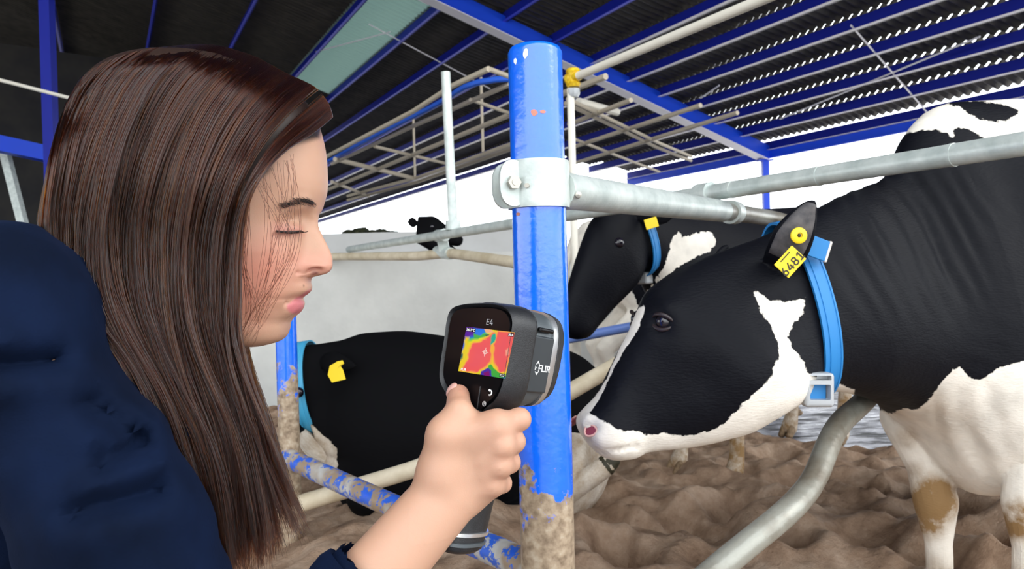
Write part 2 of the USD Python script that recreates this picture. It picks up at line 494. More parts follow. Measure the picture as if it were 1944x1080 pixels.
def coat_material(name, dark=(0.0042, 0.0046, 0.0072), white=(0.80, 0.75, 0.67), stain=(0.27, 0.165, 0.075), rough=0.5, noise=0.35, scale=55.0):
    """Cow hair: the primvar patch (> 0 white, in centimetres from the edge) and stain (0..1) come from the mesh."""
    nodes = {'a': ('attribute', {'attribute': 'patch'}), 's': ('attribute', {'attribute': 'stain'}), 'g': ('geometry', {}), 'n': ('noise_texture', {'scale': scale, 'detail': 4, 'roughness': 0.6}), 'k': ('math', {'math_type': 'multiply_add', 'value2': noise * 6, 'value3': -noise * 3}),
             'z': ('math', {'math_type': 'add'}), 'f': ('map_range', {'from_min': -0.12, 'from_max': 0.12, 'to_min': 0, 'to_max': 1, 'clamp': True}), 'n2': ('noise_texture', {'scale': 12.0, 'detail': 4}),
             'w': ('rgb_ramp', {'ramp': [(0.35, tuple(0.82 * c for c in white)), (0.6, white)]}), 'sf': ('math', {'math_type': 'multiply', 'use_clamp': True}), 'n3': ('noise_texture', {'scale': 14.0, 'detail': 5, 'roughness': 0.7}), 'sr': ('map_range', {'from_min': 0.3, 'from_max': 0.6, 'to_min': 0.3, 'to_max': 1.2}),
             'ws': ('mix', {'color2': stain}), 'm': ('mix', {'color1': dark}), 'n4': ('noise_texture', {'scale': 260.0, 'detail': 2}), 'mp': ('mapping', {'scale': (0.35, 0.35, 1.0)}), 'b': ('bump', {'strength': 0.35, 'distance': 0.003}),
             'p': ('principled_bsdf', {'roughness': rough, 'specular_ior_level': 0.09})}
    links = [('g.position', 'n.vector'), ('g.position', 'n2.vector'), ('g.position', 'n3.vector'), ('n.fac', 'k.value1'), ('k.value', 'z.value1'), ('a.fac', 'z.value2'), ('z.value', 'f.value'), ('n2.fac', 'w.fac'), ('n3.fac', 'sr.value'), ('s.fac', 'sf.value1'), ('sr.result', 'sf.value2'),
             ('sf.value', 'ws.fac'), ('w.color', 'ws.color1'), ('f.result', 'm.fac'), ('ws.color', 'm.color2'), ('m.color', 'p.base_color'), ('g.position', 'mp.vector'), ('mp.vector', 'n4.vector'), ('n4.fac', 'b.height'), ('b.normal', 'p.normal')]
    return mat(name, nodes, links)


M['cow_near'] = coat_material('cow_near')
M['cow_far'] = coat_material('cow_far', noise=0.5, scale=40.0)
M['cow_black'] = coat_material('cow_black', dark=(0.0022, 0.0022, 0.003), rough=0.8)
M['eye'] = plain('cow_eye', (0.008, 0.006, 0.012), 0.06, coat_weight=0.6)
M['eyelid'] = plain('eyelid', (0.02, 0.012, 0.014), 0.4)
M['pink'] = plain('nostril_pink', (0.60, 0.33, 0.29), 0.35)
M['nostril_dark'] = plain('nostril_dark', (0.20, 0.03, 0.05), 0.4)
M['hoof'] = noisy('hoof', (0.10, 0.06, 0.03), (0.30, 0.20, 0.11), 30, 0.7)
M['collar_blue'] = plain('collar_blue', (0.015, 0.20, 0.52), 0.5)
M['collar_groove'] = plain('collar_groove', (0.01, 0.07, 0.22), 0.6)
M['collar_end'] = plain('collar_end', (0.75, 0.68, 0.62), 0.5)
M['buckle'] = plain('buckle', (0.42, 0.44, 0.46), 0.4, 0.15)
M['tag_yellow'] = plain('tag_yellow', (0.92, 0.66, 0.015), 0.45)
M['tag_ink'] = plain('tag_ink', (0.03, 0.025, 0.01), 0.6)
M['ear_inside'] = noisy('ear_inside', (0.05, 0.048, 0.052), (0.115, 0.105, 0.105), 40, 0.7)
# ------------------------------------------------------------------ the barn: floor, sand bed, walls
_u, _v, _e = np.array([-0.47, 0.883, 0]), np.array([0.883, 0.47, 0]), np.array([7.02, 20.85, 0.0])
fq = np.array([_e + _v * 0.4 - _u * 18, _e - _v * 40 - _u * 18, _e - _v * 40 + _u * 40, _e + _v * 0.4 + _u * 40])
part(None, 'floor', trimesh.Trimesh(np.vstack([fq, fq - [0, 0, 0.1]]), [[0, 2, 1], [0, 3, 2], [0, 1, 5], [0, 5, 4], [1, 2, 6], [1, 6, 5], [2, 3, 7], [2, 7, 6], [3, 0, 4], [3, 4, 7]], process=False), M['wet'], smooth=False, kind='structure')
M['yard'] = noisy('yard', (0.50, 0.46, 0.40), (0.62, 0.58, 0.52), 0.4, 0.9)
part(None, 'floor_yard', trimesh.Trimesh(np.array([[-120, -80, -0.05], [140, -80, -0.05], [140, 180, -0.05], [-120, 180, -0.05]], float), [[0, 1, 2], [0, 2, 3]], process=False), M['yard'], smooth=False, kind='structure')
EDGE_A, EDGE_B = on_z(1385, 838, 0.0)[:2], on_z(1944, 905, 0.0)[:2]
EDGE_T = unit(EDGE_B - EDGE_A); EDGE_N = np.array([-EDGE_T[1], EDGE_T[0]])
if EDGE_N[1] < 0:
    EDGE_N = -EDGE_N


def sand_height(x, y):
    p = np.stack([x, y, np.zeros_like(x)], -1)
    wob = 0.10 * (meshkit.noise(p * 3.1, 5) - 0.5)
    a = (x - EDGE_A[0]) * EDGE_N[0] + (y - EDGE_A[1]) * EDGE_N[1] + wob
    h = 0.02 + 0.10 * (meshkit.fbm(p * 1.9, 3, 3) - 0.5) + 0.06 * (meshkit.fbm(p * 7.0, 3, 11) - 0.5) + 0.055 * (meshkit.fbm(p * 13.0, 3, 21) - 0.5) + 0.11 * np.exp(-((x + 0.45) / 0.5) ** 2 - ((y - 2.55) / 0.45) ** 2)
    # hoof marks: soft dents with a raised rim
    r2 = np.random.default_rng(3)
    for cx, cy in zip(r2.uniform(-0.6, 2.4, 90), r2.uniform(1.4, 4.0, 90)):
        d = np.hypot((x - cx) * r2.uniform(0.8, 1.2), y - cy) / r2.uniform(0.07, 0.12)
        h = h - r2.uniform(0.03, 0.075) * np.exp(-d ** 2) + 0.026 * np.exp(-(d - 1.5) ** 2 * 3)
    h = h + 0.05
    return h - (h + 0.06) * np.clip(a / 0.16 + 0.5, 0, 1) ** 1.5


gx, gy = np.meshgrid(np.linspace(-2.8, 3.6, 420), np.linspace(0.2, 5.35, 340), indexing='ij')
gz = sand_height(gx, gy)
gi = np.arange(gx.size).reshape(gx.shape)
q = np.stack([gi[:-1, :-1], gi[1:, :-1], gi[1:, 1:], gi[:-1, 1:]], -1).reshape(-1, 4)
part(None, 'sand_bedding', (np.stack([gx, gy, gz], -1).reshape(-1, 3), q), M['sand'], smooth=True, kind='stuff', label='brown trampled sand bedding with hoof marks in the cubicle stalls', cat='sand')

# low concrete wall behind the stalls, and a sunlit wall outside
wa, wb = U(380, 493, 5.9), U(1240, 489, 5.9)
ztop = wa[2]
wa[2] = wb[2] = ztop / 2
part(None, 'wall_back', bar(wa, wb, 0.16, ztop), M['wall'], smooth=False, kind='structure')
oa, ob = U(560, 446, 17.0), U(1010, 446, 17.0)
zo = oa[2]; oa[2] = ob[2] = zo / 2
M['outer_wall'] = noisy('outer_wall', (0.78, 0.78, 0.75), (0.86, 0.86, 0.84), 1.0, 0.8)
part(None, 'wall_outside', bar(oa, ob, 0.2, zo), M['outer_wall'], smooth=False, kind='structure')
la, lb = np.array([-24.0, 30.0, 3.3]), np.array([-7.0, 38.0, 3.3])
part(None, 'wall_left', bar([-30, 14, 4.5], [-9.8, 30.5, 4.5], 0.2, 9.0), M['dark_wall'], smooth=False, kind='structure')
bs = thing('bush', 'left one of two low dark bushes behind the sunlit wall', 'bush', U(684, 446, 18.5), 'dark bushes beyond the wall')
bt = thing('bush', 'right one of two low dark bushes behind the sunlit wall', 'bush', U(728, 446, 20.0), 'dark bushes beyond the wall')
for b, px, hw, top in ((bs, 684, 33, 431), (bt, 728, 32, 434)):
    bd_ = 18.5 if px < 700 else 20.0
    c = U(px, 446, bd_)
    ms, tw = [], []
    for k in range(26):
        a = rng.uniform(-1, 1)
        s = hw / FPX * bd_
        zz = (446 - top) / FPX * bd_ * math.sqrt(max(0.05, 1 - a * a)) * rng.uniform(0.55, 0.95)
        ball = trimesh.creation.icosphere(2, 0.12)
        ball.vertices *= 1 + 0.5 * (meshkit.noise(ball.vertices * 30 + k) - 0.5)[:, None]
        ball.apply_translation(c + [a * s, rng.uniform(-0.25, 0.25), zz - 0.12])
        ms.append(ball)
    low = trimesh.creation.icosphere(3, 1.0); low.vertices *= [hw / FPX * bd_ * 0.98, 0.4, 1.0]
    low.vertices *= (1 + 0.12 * (meshkit.noise(low.vertices * 9, 2) - 0.5))[:, None]
    low.apply_translation(c + [0, 0, -0.95])
    part(b, 'foliage', cat_(low, *ms), M['bush'], smooth=False)
    part(b, 'stem', tube([[c[0], c[1], 0], [c[0], c[1], c[2] - 0.6]], 0.05, 8), M['rust'])

# ------------------------------------------------------------------ the roof
RU = unit([-0.47, 0.883, 0]); RV = np.array([0.883, 0.47, 0])
RE = np.array([7.02, 20.85, 0.0])
SLOPE = 0.30


def roof_z(s, dz=0.0):
    return 4.54 + dz + SLOPE * s


def roof_pt(s, q, dz=0.0):
    s, q = np.broadcast_arrays(np.asarray(s, float), np.asarray(q, float))
    p = RE - s[..., None] * RV + q[..., None] * RU
    p[..., 2] = roof_z(s, dz)
    return p


def roof_hit(px, py):
    n = unit(np.array([SLOPE * RV[0], SLOPE * RV[1], 1.0]))
    p = on_plane(px, py, RE + [0, 0, roof_z(0)], n)
    return float((RE - p)[:2] @ RV[:2]), float((p - RE)[:2] @ RU[:2])


S2, Q2 = roof_hit(975, 292)
Q1 = 6.4
roof = thing('ceiling', kind='structure')
SL = [1.5 * s for s in (-0.06, 0.6, 1.2, 1.8, 2.42, 3.05, 3.75, 4.5, 5.3, 6.1, 7.0, 8.3, 9.7, 11.4, 13.4, 15.5)]
Q0 = -17.0


def far_q(s):
    return Q1 + (Q2 - Q1) * max(s, 0) / S2 if s < S2 - 0.25 else 62.0


sky_a, sky_b = roof_hit(760, -40)[1], roof_hit(565, 152)[1]
PITCH_C = 0.2


def sheet(s0, s1, q0, q1, lift0, lift1, phase, amp=0.035):
    n = int((q1 - q0) / PITCH_C * 6) + 2
    q = np.linspace(q0, q1, n)
    w = amp * np.sin(2 * np.pi * q / PITCH_C + phase)
    a, b = roof_pt(s0, q), roof_pt(s1, q)
    a[:, 2] += w + lift0; b[:, 2] += w + lift1
    v = np.vstack([a, b]); i = np.arange(n - 1)
    return trimesh.Trimesh(v, np.vstack([np.stack([i, i + 1, i + n + 1], -1), np.stack([i, i + n + 1, i + n], -1)]), process=False)


for i, (s0, s1) in enumerate(zip(SL[:-1], SL[1:])):
    louvre = s0 < 1.5 * 5.0
    qf = min(far_q(s0), far_q(s1)) if s1 < S2 else far_q(s1)
    l0, l1 = (0.045, -0.03) if louvre else (0.0, 0.0)                # the courses at the eave overlap like shingles and let light through
    a = (s0 - 0.05, s1 + 0.05)
    if i == 9:
        for qa, qb, m, nm in ((Q0, sky_a, 'roof_sheet', 'roof_sheet'), (sky_a, sky_b, 'skylight', 'skylight_sheet'), (sky_b, qf, 'roof_sheet', 'roof_sheet')):
            part(roof, nm, sheet(*a, qa, qb, l0, l1, 0, 0.055 if m == 'skylight' else 0.035), M[m], smooth=True, label='pale green translucent roof sheet' if m == 'skylight' else None)
    else:
        part(roof, 'roof_sheet', sheet(*a, Q0, qf, l0, l1, (np.pi * (i % 2)) if louvre else 0), M['roof_sheet'], smooth=True)
    # the purlin: a blue C section on the rafters with a paler bottom flange
    qp = far_q(s0)
    p = part(roof, 'purlin', bar(roof_pt(s0, Q0, -0.165), roof_pt(s0, qp, -0.165), 0.03, 0.24), M['roof_blue'], smooth=False)
    part(p, 'flange', bar(roof_pt(s0 + 0.04, Q0, -0.29), roof_pt(s0 + 0.04, qp, -0.29), 0.13 if i < 7 else 0.09, 0.014), M['flange' if i < 7 else 'flange_blue'], smooth=False)  # flanges near the eave whitened to carry the outside light
ridge = SL[-1]
back = []
part(roof, 'roof_sheet', trimesh.Trimesh(np.array([roof_pt(ridge, Q0), roof_pt(ridge, 62), roof_pt(ridge, 62) - RV * 16 - [0, 0, 4.8], roof_pt(ridge, Q0) - RV * 16 - [0, 0, 4.8]]), [[0, 1, 2], [0, 2, 3]], process=False), M['roof_sheet'], smooth=False)  # unseen second slope, added to block light
ra, rb = roof_pt(-0.1, 0.0, -0.38), roof_pt(ridge, 0.0, -0.38)
t_ = unit(rb - ra)
r_ = part(roof, 'rafter', bar(ra, rb, 0.10, 0.42), M['beam_blue'], smooth=False)
nrm = unit(np.cross(RU, t_));  nrm = nrm if nrm[2] > 0 else -nrm
part(r_, 'flange', bar(ra - nrm * 0.218, rb - nrm * 0.218, 0.34, 0.022, up=nrm), M['beam_flange'], smooth=False)
part(roof, 'eave_beam', bar(roof_pt(-0.12, Q0, -0.36), roof_pt(-0.12, Q1, -0.36), 0.09, 0.26), M['beam_blue'], smooth=False)
# cross braces between the purlins
for (x0, y0), (x1, y1) in (((1615, 20), (1760, 190)), ((1480, 205), (1860, 40)), ((700, 25), (930, 150)), ((600, 80), (740, 40)), ((1330, 165), (1365, 140))):
    a, b = roof_hit(x0, y0), roof_hit(x1, y1)
    part(roof, 'brace', tube([roof_pt(*a, -0.27), roof_pt(*b, -0.27)], 0.018, 8), M['flange'])
for px, py in ((1245, 138), (1303, 170), (1352, 205), (1398, 232), (1436, 256), (1427, 115), (1686, 28)):
    s, q = roof_hit(px, py)
    part(roof, 'cleat', bar(roof_pt(s, q, -0.30), roof_pt(s, q, -0.05), 0.05), M['frame_beige'], smooth=False)
cx, cy = roof_pt(0.05, 0.0)[:2]
c = thing('steel_column', 'slim blue steel column under the end of the big blue rafter', 'column', (cx, cy, 0))
part(c, 'shaft', bar([cx, cy, 0], [cx, cy, roof_z(0, -0.58)], 0.17, 0.17, up=(0, 1, 0)), M['beam_blue'], smooth=False)
part(c, 'cap_plate', bar([cx - 0.2, cy, roof_z(0, -0.59)], [cx + 0.2, cy, roof_z(0, -0.59)], 0.3, 0.03), M['beam_blue'], smooth=False)
# blue tie beam and posts far left, in the dark
t = thing('tie_beam', 'bright blue horizontal beam in the dark far left of the barn', 'beam', U(-40, 262, 12.0))
part(t, 'web', bar(U(-260, 216, 10.5), U(330, 343, 14.0), 0.10, 0.24), M['beam_blue'], smooth=False)
part(t, 'flange', bar(U(-260, 216, 10.5) - [0, 0, 0.125], U(330, 343, 14.0) - [0, 0, 0.125], 0.2, 0.02), M['beam_blue'], smooth=False)
a = U(8, 285, 12.4)
t = thing('barn_post', 'dim grey post under the blue beam far left', 'post', (U(36, 395, 12.4)[0], U(36, 395, 12.4)[1], 0))
b = U(45, 430, 12.4)
part(t, 'shaft', bar(a, b + (b - a) * 0.65, 0.12, 0.12, up=(0, 1, 0)), M['galv'], smooth=False)
t = thing('ceiling_pipe', 'pale thin pipe running across the dark roof at the far left', 'pipe', U(0, 152, 9.0))
part(t, 'pipe', tube([U(-220, 97, 8.6), U(0, 152, 9.0), U(140, 188, 9.3), U(420, 258, 9.9)], 0.022, 10), M['white_pipe'])
t = thing('barn_upright', 'tall dark blue steel upright at the far left edge behind the hair', 'column', (U(96, 300, 11.0)[0], U(96, 300, 11.0)[1], 0))
b = U(98, 300, 11.0)
part(t, 'shaft', bar([b[0], b[1], 0], [b[0], b[1], 5.6], 0.15, 0.15, up=(0, 1, 0)), M['roof_blue'], smooth=False)

# ------------------------------------------------------------------ the pipe frame hung under the roof
def zpath(pts, z, r, k=10):
    return tube([on_z(x, y, z) for x, y in pts], r, k)


fr = thing('hanging_pipe_frame', 'grid of thin beige pipes hanging under the roof behind the blue post', 'pipe frame', on_z(793, 339, 3.0))
for pts, r in ((((620, 297), (785, 211), (859, 163), (928, 131)), 0.030), (((928, 131), (966, 145)), 0.026), (((630, 311), (785, 239), (859, 207), (968, 160)), 0.028), (((620, 361), (859, 263), (970, 217), (1150, 145)), 0.034),
               (((660, 372), (793, 337), (975, 272)), 0.034), (((660, 380), (793, 345), (975, 281)), 0.034), (((636, 302), (785, 338)), 0.040), (((630, 345), (700, 372)), 0.034), (((711, 278), (858, 313)), 0.026), (((893, 189), (970, 216)), 0.022),
               (((1074, 196), (1250, 281), (1312, 305)), 0.026), (((1078, 188), (1250, 271), (1312, 297)), 0.026), (((1090, 264), (1230, 318), (1252, 326)), 0.024), (((1080, 236), (1198, 190)), 0.03), (((1090, 310), (1400, 214)), 0.03), (((1085, 280), (1330, 200)), 0.03)):
    part(fr, 'bar', zpath(pts, 3.0, r), M['frame_beige'])
for (x, y), zt in (((788, 338), 4.35), ((917, 288), 4.2)):
    a = on_z(x, y, 3.0)
    part(fr, 'hanger', tube([a, a + np.array([0, 0, zt - 3.0])], 0.024, 10), M['frame_beige'])
part(fr, 'lamp_tube', zpath(((1098, 193), (1172, 213)), 3.1, 0.05), M['white_pipe'], label='thick white tube between the bars')
t = thing('blue_hose', 'bright blue hose running along the hanging pipe frame', 'hose', on_z(785, 221, 3.05))
part(t, 'hose', tube(smooth_path([on_z(x, y, 3.05) for x, y in ((560, 336), (625, 305), (693, 268), (785, 221), (859, 180), (910, 156), (965, 149), (1020, 150))], 40), 0.034, 10), M['hose_blue'])
# upright galvanised pipe on the neck rail
RAIL_Z = 1.2135
ra_, rb_ = on_z(1944, 273, RAIL_Z), on_z(724, 464, RAIL_Z)
t0 = unit(ra_ - rb_)
foot = on_z(861, 443, RAIL_Z)
dpt = (foot - EYE) @ FWD
tp = thing('upright_pipe', 'galvanised pipe standing upright on the far end of the neck rail', 'pipe', foot)
part(tp, 'pipe', tube([foot, U(846, 137, dpt)], 0.026, 14), M['galv'])
part(tp, 'collar', lathe(foot + [0, 0, 0.02], [0, 0, 1], [(0.0, 0), (0.042, 0), (0.042, 0.05), (0.0, 0.05)]), M['galv'])
# white water pipe with a yellow valve
vd = 4.5
vp = U(1083, 168, vd)
t = thing('water_pipe', 'white water pipe with a yellow valve, dropping behind the blue post', 'pipe', (vp[0], vp[1], 0))
part(t, 'drop_pipe', tube([[vp[0], vp[1], 0.0], vp], 0.022, 14), M['white_pipe'])
va = U(1088, 148, vd)
vdir = unit(on_z(1440, 2, va[2]) - va)
part(t, 'branch_pipe', tube([va, va + vdir * 4.2], 0.024, 14), M['white_pipe'])
v_ = part(t, 'valve', cat_(lathe(va - [0, 0, 0.055], [0, 0, 1], [(0.0, 0), (0.036, 0.0), (0.044, 0.02), (0.034, 0.035), (0.034, 0.075), (0.044, 0.09), (0.036, 0.108), (0.0, 0.11)]), lathe(va - vdir * 0.035, vdir, [(0, 0), (0.04, 0.0), (0.04, 0.03), (0.028, 0.045), (0.028, 0.09), (0, 0.09)])), M['valve_yellow'], label='yellow plastic valve body')
part(v_, 'union_nut', lathe(va - [0, 0, 0.115], [0, 0, 1], [(0, 0), (0.028, 0), (0.038, 0.02), (0.038, 0.05), (0, 0.055)], 8), M['buckle'])

# ------------------------------------------------------------------ stall pipes
t = thing('neck_rail', 'long galvanised neck rail in front of the nearest cow and behind the blue post', 'rail', rb_)
part(t, 'pipe', tube([rb_ - t0 * 0.8, rb_, ra_, ra_ + t0 * 1.3], 0.025, 22), M['galv'])
for px in (1808, 1560, 1400):
    k = ((on_z(px, 322 - (px - 1640) * 0.16, RAIL_Z) - rb_) @ t0)
    part(t, 'weld_ring', lathe(rb_ + t0 * k, t0, [(0.02, 0), (0.0262, 0.0), (0.0262, 0.010), (0.02, 0.010)], 22), M['galv'])

P0 = U(1022, 352, 1.45)                                              # near post, at the clamp
PR = 0.0515
ptop = U(1015, 91, 1.45)[2]
t = thing('blue_post', 'thick bright blue painted post in the middle, mud-caked at its foot', 'post', (P0[0], P0[1], 0))
part(t, 'shaft', lathe([P0[0], P0[1], 0], [0, 0, 1], [(0, 0), (PR, 0), (PR, ptop * 0.3), (PR, ptop * 0.6), (PR, ptop - 0.012), (PR - 0.004, ptop - 0.003), (PR - 0.010, ptop), (0, ptop + 0.001)], 40), M['post_near'], smooth=40)
chip = mat('paint_chip', {'p': ('principled_bsdf', {'base_color': (0.75, 0.8, 0.85), 'roughness': 0.6})})


def post_patch(px, py, w, h, m, nm, seed):
    """A ragged flake lying on the post's surface, where the photo shows one."""
    a = np.linspace(0, 2 * np.pi, 22, endpoint=False)
    r = 1 + 0.5 * (meshkit.noise(np.stack([np.cos(a) * 1.7 + seed, np.sin(a) * 1.7, a * 0], -1), seed) - 0.5)
    d = 1.45 - PR
    c = U(px, py, d)
    out = []
    for k, (x, y) in enumerate([(0, 0)] + list(zip(px + w / 2 * r * np.cos(a) - px, h / 2 * r * np.sin(a)))):
        q = U(px + x, py + y, d)
        ang = np.clip((q[0] - P0[0]) / PR, -0.98, 0.98)
        out.append([P0[0] + (PR + 0.0007) * ang, P0[1] - (PR + 0.0007) * math.sqrt(1 - ang * ang), q[2]])
    k = len(a)
    f = [[0, 1 + (j + 1) % k, 1 + j] for j in range(k)]
    return part(t, nm, trimesh.Trimesh(np.array(out), f, process=False), m, smooth=False)


for i, a in enumerate(((979, 112, 6, 12), (998, 101, 9, 20), (1000, 620, 14, 9))):
    post_patch(*a, chip, 'paint_chip', i + 1)
for i, a in enumerate(((1014, 214, 12, 12), (1030, 212, 11, 7), (984, 405, 7, 6))):
    post_patch(*a, plain(f'primer_{i}', (0.55, 0.22, 0.16), 0.7), 'rust_spot', i + 9)

# the divider between the stalls: a bent loop, clamped to the post and hung under the neck rail
A = U(1092, 365, 1.50); B = U(1375, 401, 2.36); C = U(1470, 415, 2.75)
t = thing('stall_divider', 'galvanised stall divider bolted to the blue post and looping down beside the nearest cow', 'stall divider', (P0[0], P0[1], 0))
loop = bend([U(1070, 362, 1.47), A, B, C, U(1560, 440, 2.75), U(1660, 560, 2.6), U(1690, 690, 2.35), U(1652, 752, 2.05), U(1585, 810, 1.85), U(1545, 915, 1.72), U(1500, 968, 1.62), U(1350, 1088, 1.52), U(1180, 1240, 1.46)], 0.16, 8)
part(t, 'pipe', tube(loop, 0.0275, 20), M['galv_worn'])
part(t, 'sleeve', tube([U(1062, 361, 1.462), A, A + (B - A) * 0.98], [0.037, 0.035, 0.033], 22), M['galv'])
zc = P0[2]
part(t, 'clamp_band', lathe([P0[0], P0[1], zc - 0.044], [0, 0, 1], [(PR + 0.0005, 0), (PR + 0.007, 0.0), (PR + 0.0085, 0.01), (PR + 0.007, 0.044), (PR + 0.0085, 0.078), (PR + 0.007, 0.088), (PR + 0.0005, 0.088), (PR + 0.0005, 0)], 44), M['galv'], label='pale galvanised clamp band round the post')
# lugs of the clamp, left of the post, drawn together by a bolt
lug_dir = unit(np.array([-0.80, -0.35, 0.0]))
for sgn, nm in ((1, 0), (-1, 1)):
    cpt = np.array([P0[0], P0[1], zc]) + lug_dir * (PR + 0.012) + np.cross([0, 0, 1], lug_dir) * sgn * 0.024
    a = np.linspace(0, 2 * np.pi, 26, endpoint=False)
    prof = np.stack([0.027 * np.cos(a) - (0.006 if sgn < 0 else 0), 0.043 * np.sign(np.sin(a)) * np.abs(np.sin(a)) ** 0.7], -1)
    R = np.array([cpt + prof[:, :1] * lug_dir + prof[:, 1:] * np.array([0, 0, 1.0]) + np.cross([0, 0, 1], lug_dir) * o for o in (-0.004, 0.004)])
    part(t, 'clamp_lug', skin_rings(R), M['galv'])
bd = np.cross([0, 0, 1], lug_dir)
bc = np.array([P0[0], P0[1], zc]) + lug_dir * (PR + 0.014)
part(t, 'bolt', cat_(lathe(bc - bd * 0.045, bd, [(0, 0), (0.006, 0), (0.006, 0.085), (0, 0.085)], 14), lathe(bc + bd * 0.029, bd, [(0, 0), (0.013, 0), (0.013, 0.010), (0, 0.010)], 6), lathe(bc - bd * 0.039, bd, [(0, 0), (0.013, 0), (0.013, 0.010), (0, 0.010)], 6)), M['bolt'])
n1 = U(1006, 352, 1.45 - PR * 1.05)
part(t, 'nut', lathe(n1 + [0, 0.016, 0], unit([-0.3, -1, 0]), [(0, 0), (0.011, 0), (0.011, 0.012), (0.005, 0.012), (0.005, 0.02), (0, 0.02)], 6), M['bolt'])
for px, py in ((1098, 370), (1145, 368)):
    q = U(px, py, 1.44 if px < 1120 else 1.56) - [0, 0.0, 0]
    part(t, 'rivet', lathe(q, [0, -1, 0], [(0, -0.02), (0.006, -0.02), (0.006, 0.004), (0, 0.006)], 12), M['bolt'])
k = ((U(1392, 372, 2.45) - rb_) @ t0)
top = rb_ + t0 * k
bot = U(1390, 403, 2.42)
part(t, 'rail_bracket', cat_(lathe(top - t0 * 0.03, t0, [(0.02, 0), (0.034, 0), (0.034, 0.06), (0.02, 0.06)], 20), bar(top - [0, 0, 0.03], bot, 0.05, 0.012, up=(0, 1, 0)), lathe(bot - unit(B - A) * 0.03, unit(B - A), [(0.02, 0), (0.037, 0), (0.037, 0.06), (0.02, 0.06)], 20)), M['galv'])

LP = U(548, 800, 2.5)
t = thing('thin_blue_post', 'thinner blue post behind the face and hair, bare and muddy lower down', 'post', (LP[0], LP[1], 0))
part(t, 'shaft', lathe([LP[0], LP[1], 0], [0, 0, 1], [(0, 0), (0.034, 0), (0.034, 0.6), (0.034, 1.24), (0.03, 1.25), (0, 1.25)], 28), M['post_far'], smooth=40)
t = thing('worn_rail', 'worn blue and grey lower rail slanting from the thin post to the thick blue post', 'rail', (LP[0], LP[1], 0))
part(t, 'pipe', tube([[LP[0], LP[1] - 0.02, 0.4], U(760, 967, 1.98), U(1030, 1085, 1.47)], [0.031, 0.031, 0.031], 20), M['worn_blue'])
t = thing('stall_divider', 'pale pipe of the next stall behind the camera hand, bent down behind the blue post', 'stall divider', (LP[0], LP[1], 0))
lp2 = bend([U(480, 490, 6.2), U(640, 487, 5.7), U(800, 486, 4.6), U(850, 480, 4.35), U(985, 499, 3.55), U(1030, 530, 3.40), [*U(1030, 530, 3.40)[:2], 0.0]], 0.12, 6)
part(t, 'pipe', tube(lp2, 0.028, 16), M['beige_pipe'])
leg = U(1240, 655, 2.56)
lp3 = bend([U(490, 980, 2.3), U(573, 955, 2.40), U(809, 884, 2.42), U(985, 800, 2.45), U(1085, 742, 2.48), U(1150, 704, 2.52), leg, U(1330, 640, 2.6)], 0.10, 6)
part(t, 'lower_pipe', tube(lp3, 0.027, 16), M['beige_pipe'])
top = on_z(838, 447, RAIL_Z); bot = U(845, 480, 4.37)
part(t, 'rail_bracket', cat_(lathe(top - t0 * 0.05, t0, [(0.02, 0), (0.036, 0), (0.036, 0.1), (0.02, 0.1)], 20), bar(top, bot, 0.06, 0.03, up=(0, 1, 0)), lathe(bot + unit(U(985, 499, 3.55) - bot) * -0.12, unit(U(985, 499, 3.55) - bot), [(0.02, 0), (0.035, 0), (0.035, 0.2), (0.02, 0.2)], 20)), M['galv'])
t = thing('blue_rail', 'slim pale blue rail right of the thick post, below the far cow head', 'rail', U(1110, 636, 4.35))
part(t, 'pipe', tube([U(900, 676, 4.4), U(1085, 642, 4.4), U(1195, 621, 4.4), U(1400, 585, 4.4)], 0.028, 14), mat('pale_blue', {'p': ('principled_bsdf', {'base_color': (0.14, 0.24, 0.62), 'roughness': 0.45})}))
#t = thing('beige_rail', 'short beige lower rail between the thick blue post and the nearest cow muzzle', 'rail', U(1110, 728, 3.4))
#part(t, 'pipe', tube([U(1000, 790, 3.35), U(1085, 742, 3.4), U(1150, 704, 3.45), U(1240, 655, 3.5)], 0.026, 14), M['beige_pipe'])
# ------------------------------------------------------------------ cattle
def near_point(V, px, py, r=5.0):
    """The vertex nearest the viewer among those seen within r pixels of a photo pixel."""
    q = PX(V)
    k = np.hypot(q[:, 0] - px, q[:, 1] - py)
    i = np.where(k < r)[0]
    if len(i) == 0:
        i = np.argsort(k)[:5]
    return V[i[np.argmin(q[i, 2])]]


def vnormals(t):
    return np.array(trimesh.Trimesh(t.vertices, t.faces, process=False).vertex_normals)


def organism(solids, edge, smooth=12):
    m = solids[0]
    for s in solids[1:]:
        m = m + s
    m = m.refine_to_length(edge)
    t = to_tri(m)
    return taubin(t, smooth)


def strap(T, B, w, L, e, nr, width, thick, off, tilt=None, th0=0.0, th1=2 * np.pi, n=90):
    """A flat strap lying round a neck section."""
    T, B, L = np.asarray(T), np.asarray(B), np.asarray(L)
    c, v = (T + B) / 2, (T - B) / 2
    ax = unit(np.cross(L, v))
    th = np.linspace(th0, th1, n)
    prof = [(-1, 0), (-1, 1), (-0.82, 1), (-0.78, 0.7), (-0.42, 0.7), (-0.38, 1), (0.38, 1), (0.42, 0.7), (0.78, 0.7), (0.82, 1), (1, 1), (1, 0)]
    R = []
    for a in th:
        sn, cs = math.sin(a), math.cos(a)
        yy, xx = np.sign(sn) * abs(sn) ** e, np.sign(cs) * abs(cs) ** e
        xx *= 1 - nr * yy
        p = yy * v + xx * w * L
        o = unit(sn * unit(v) + cs * L)
        R.append([c + p + o * (off + thick * h) + ax * width / 2 * k for k, h in prof])
    return skin_rings(np.array(R), caps=abs(th1 - th0) < 6.2)


def put(name, parent, m, mt, label=None):
    return part(parent, name, m, mt, label=label)


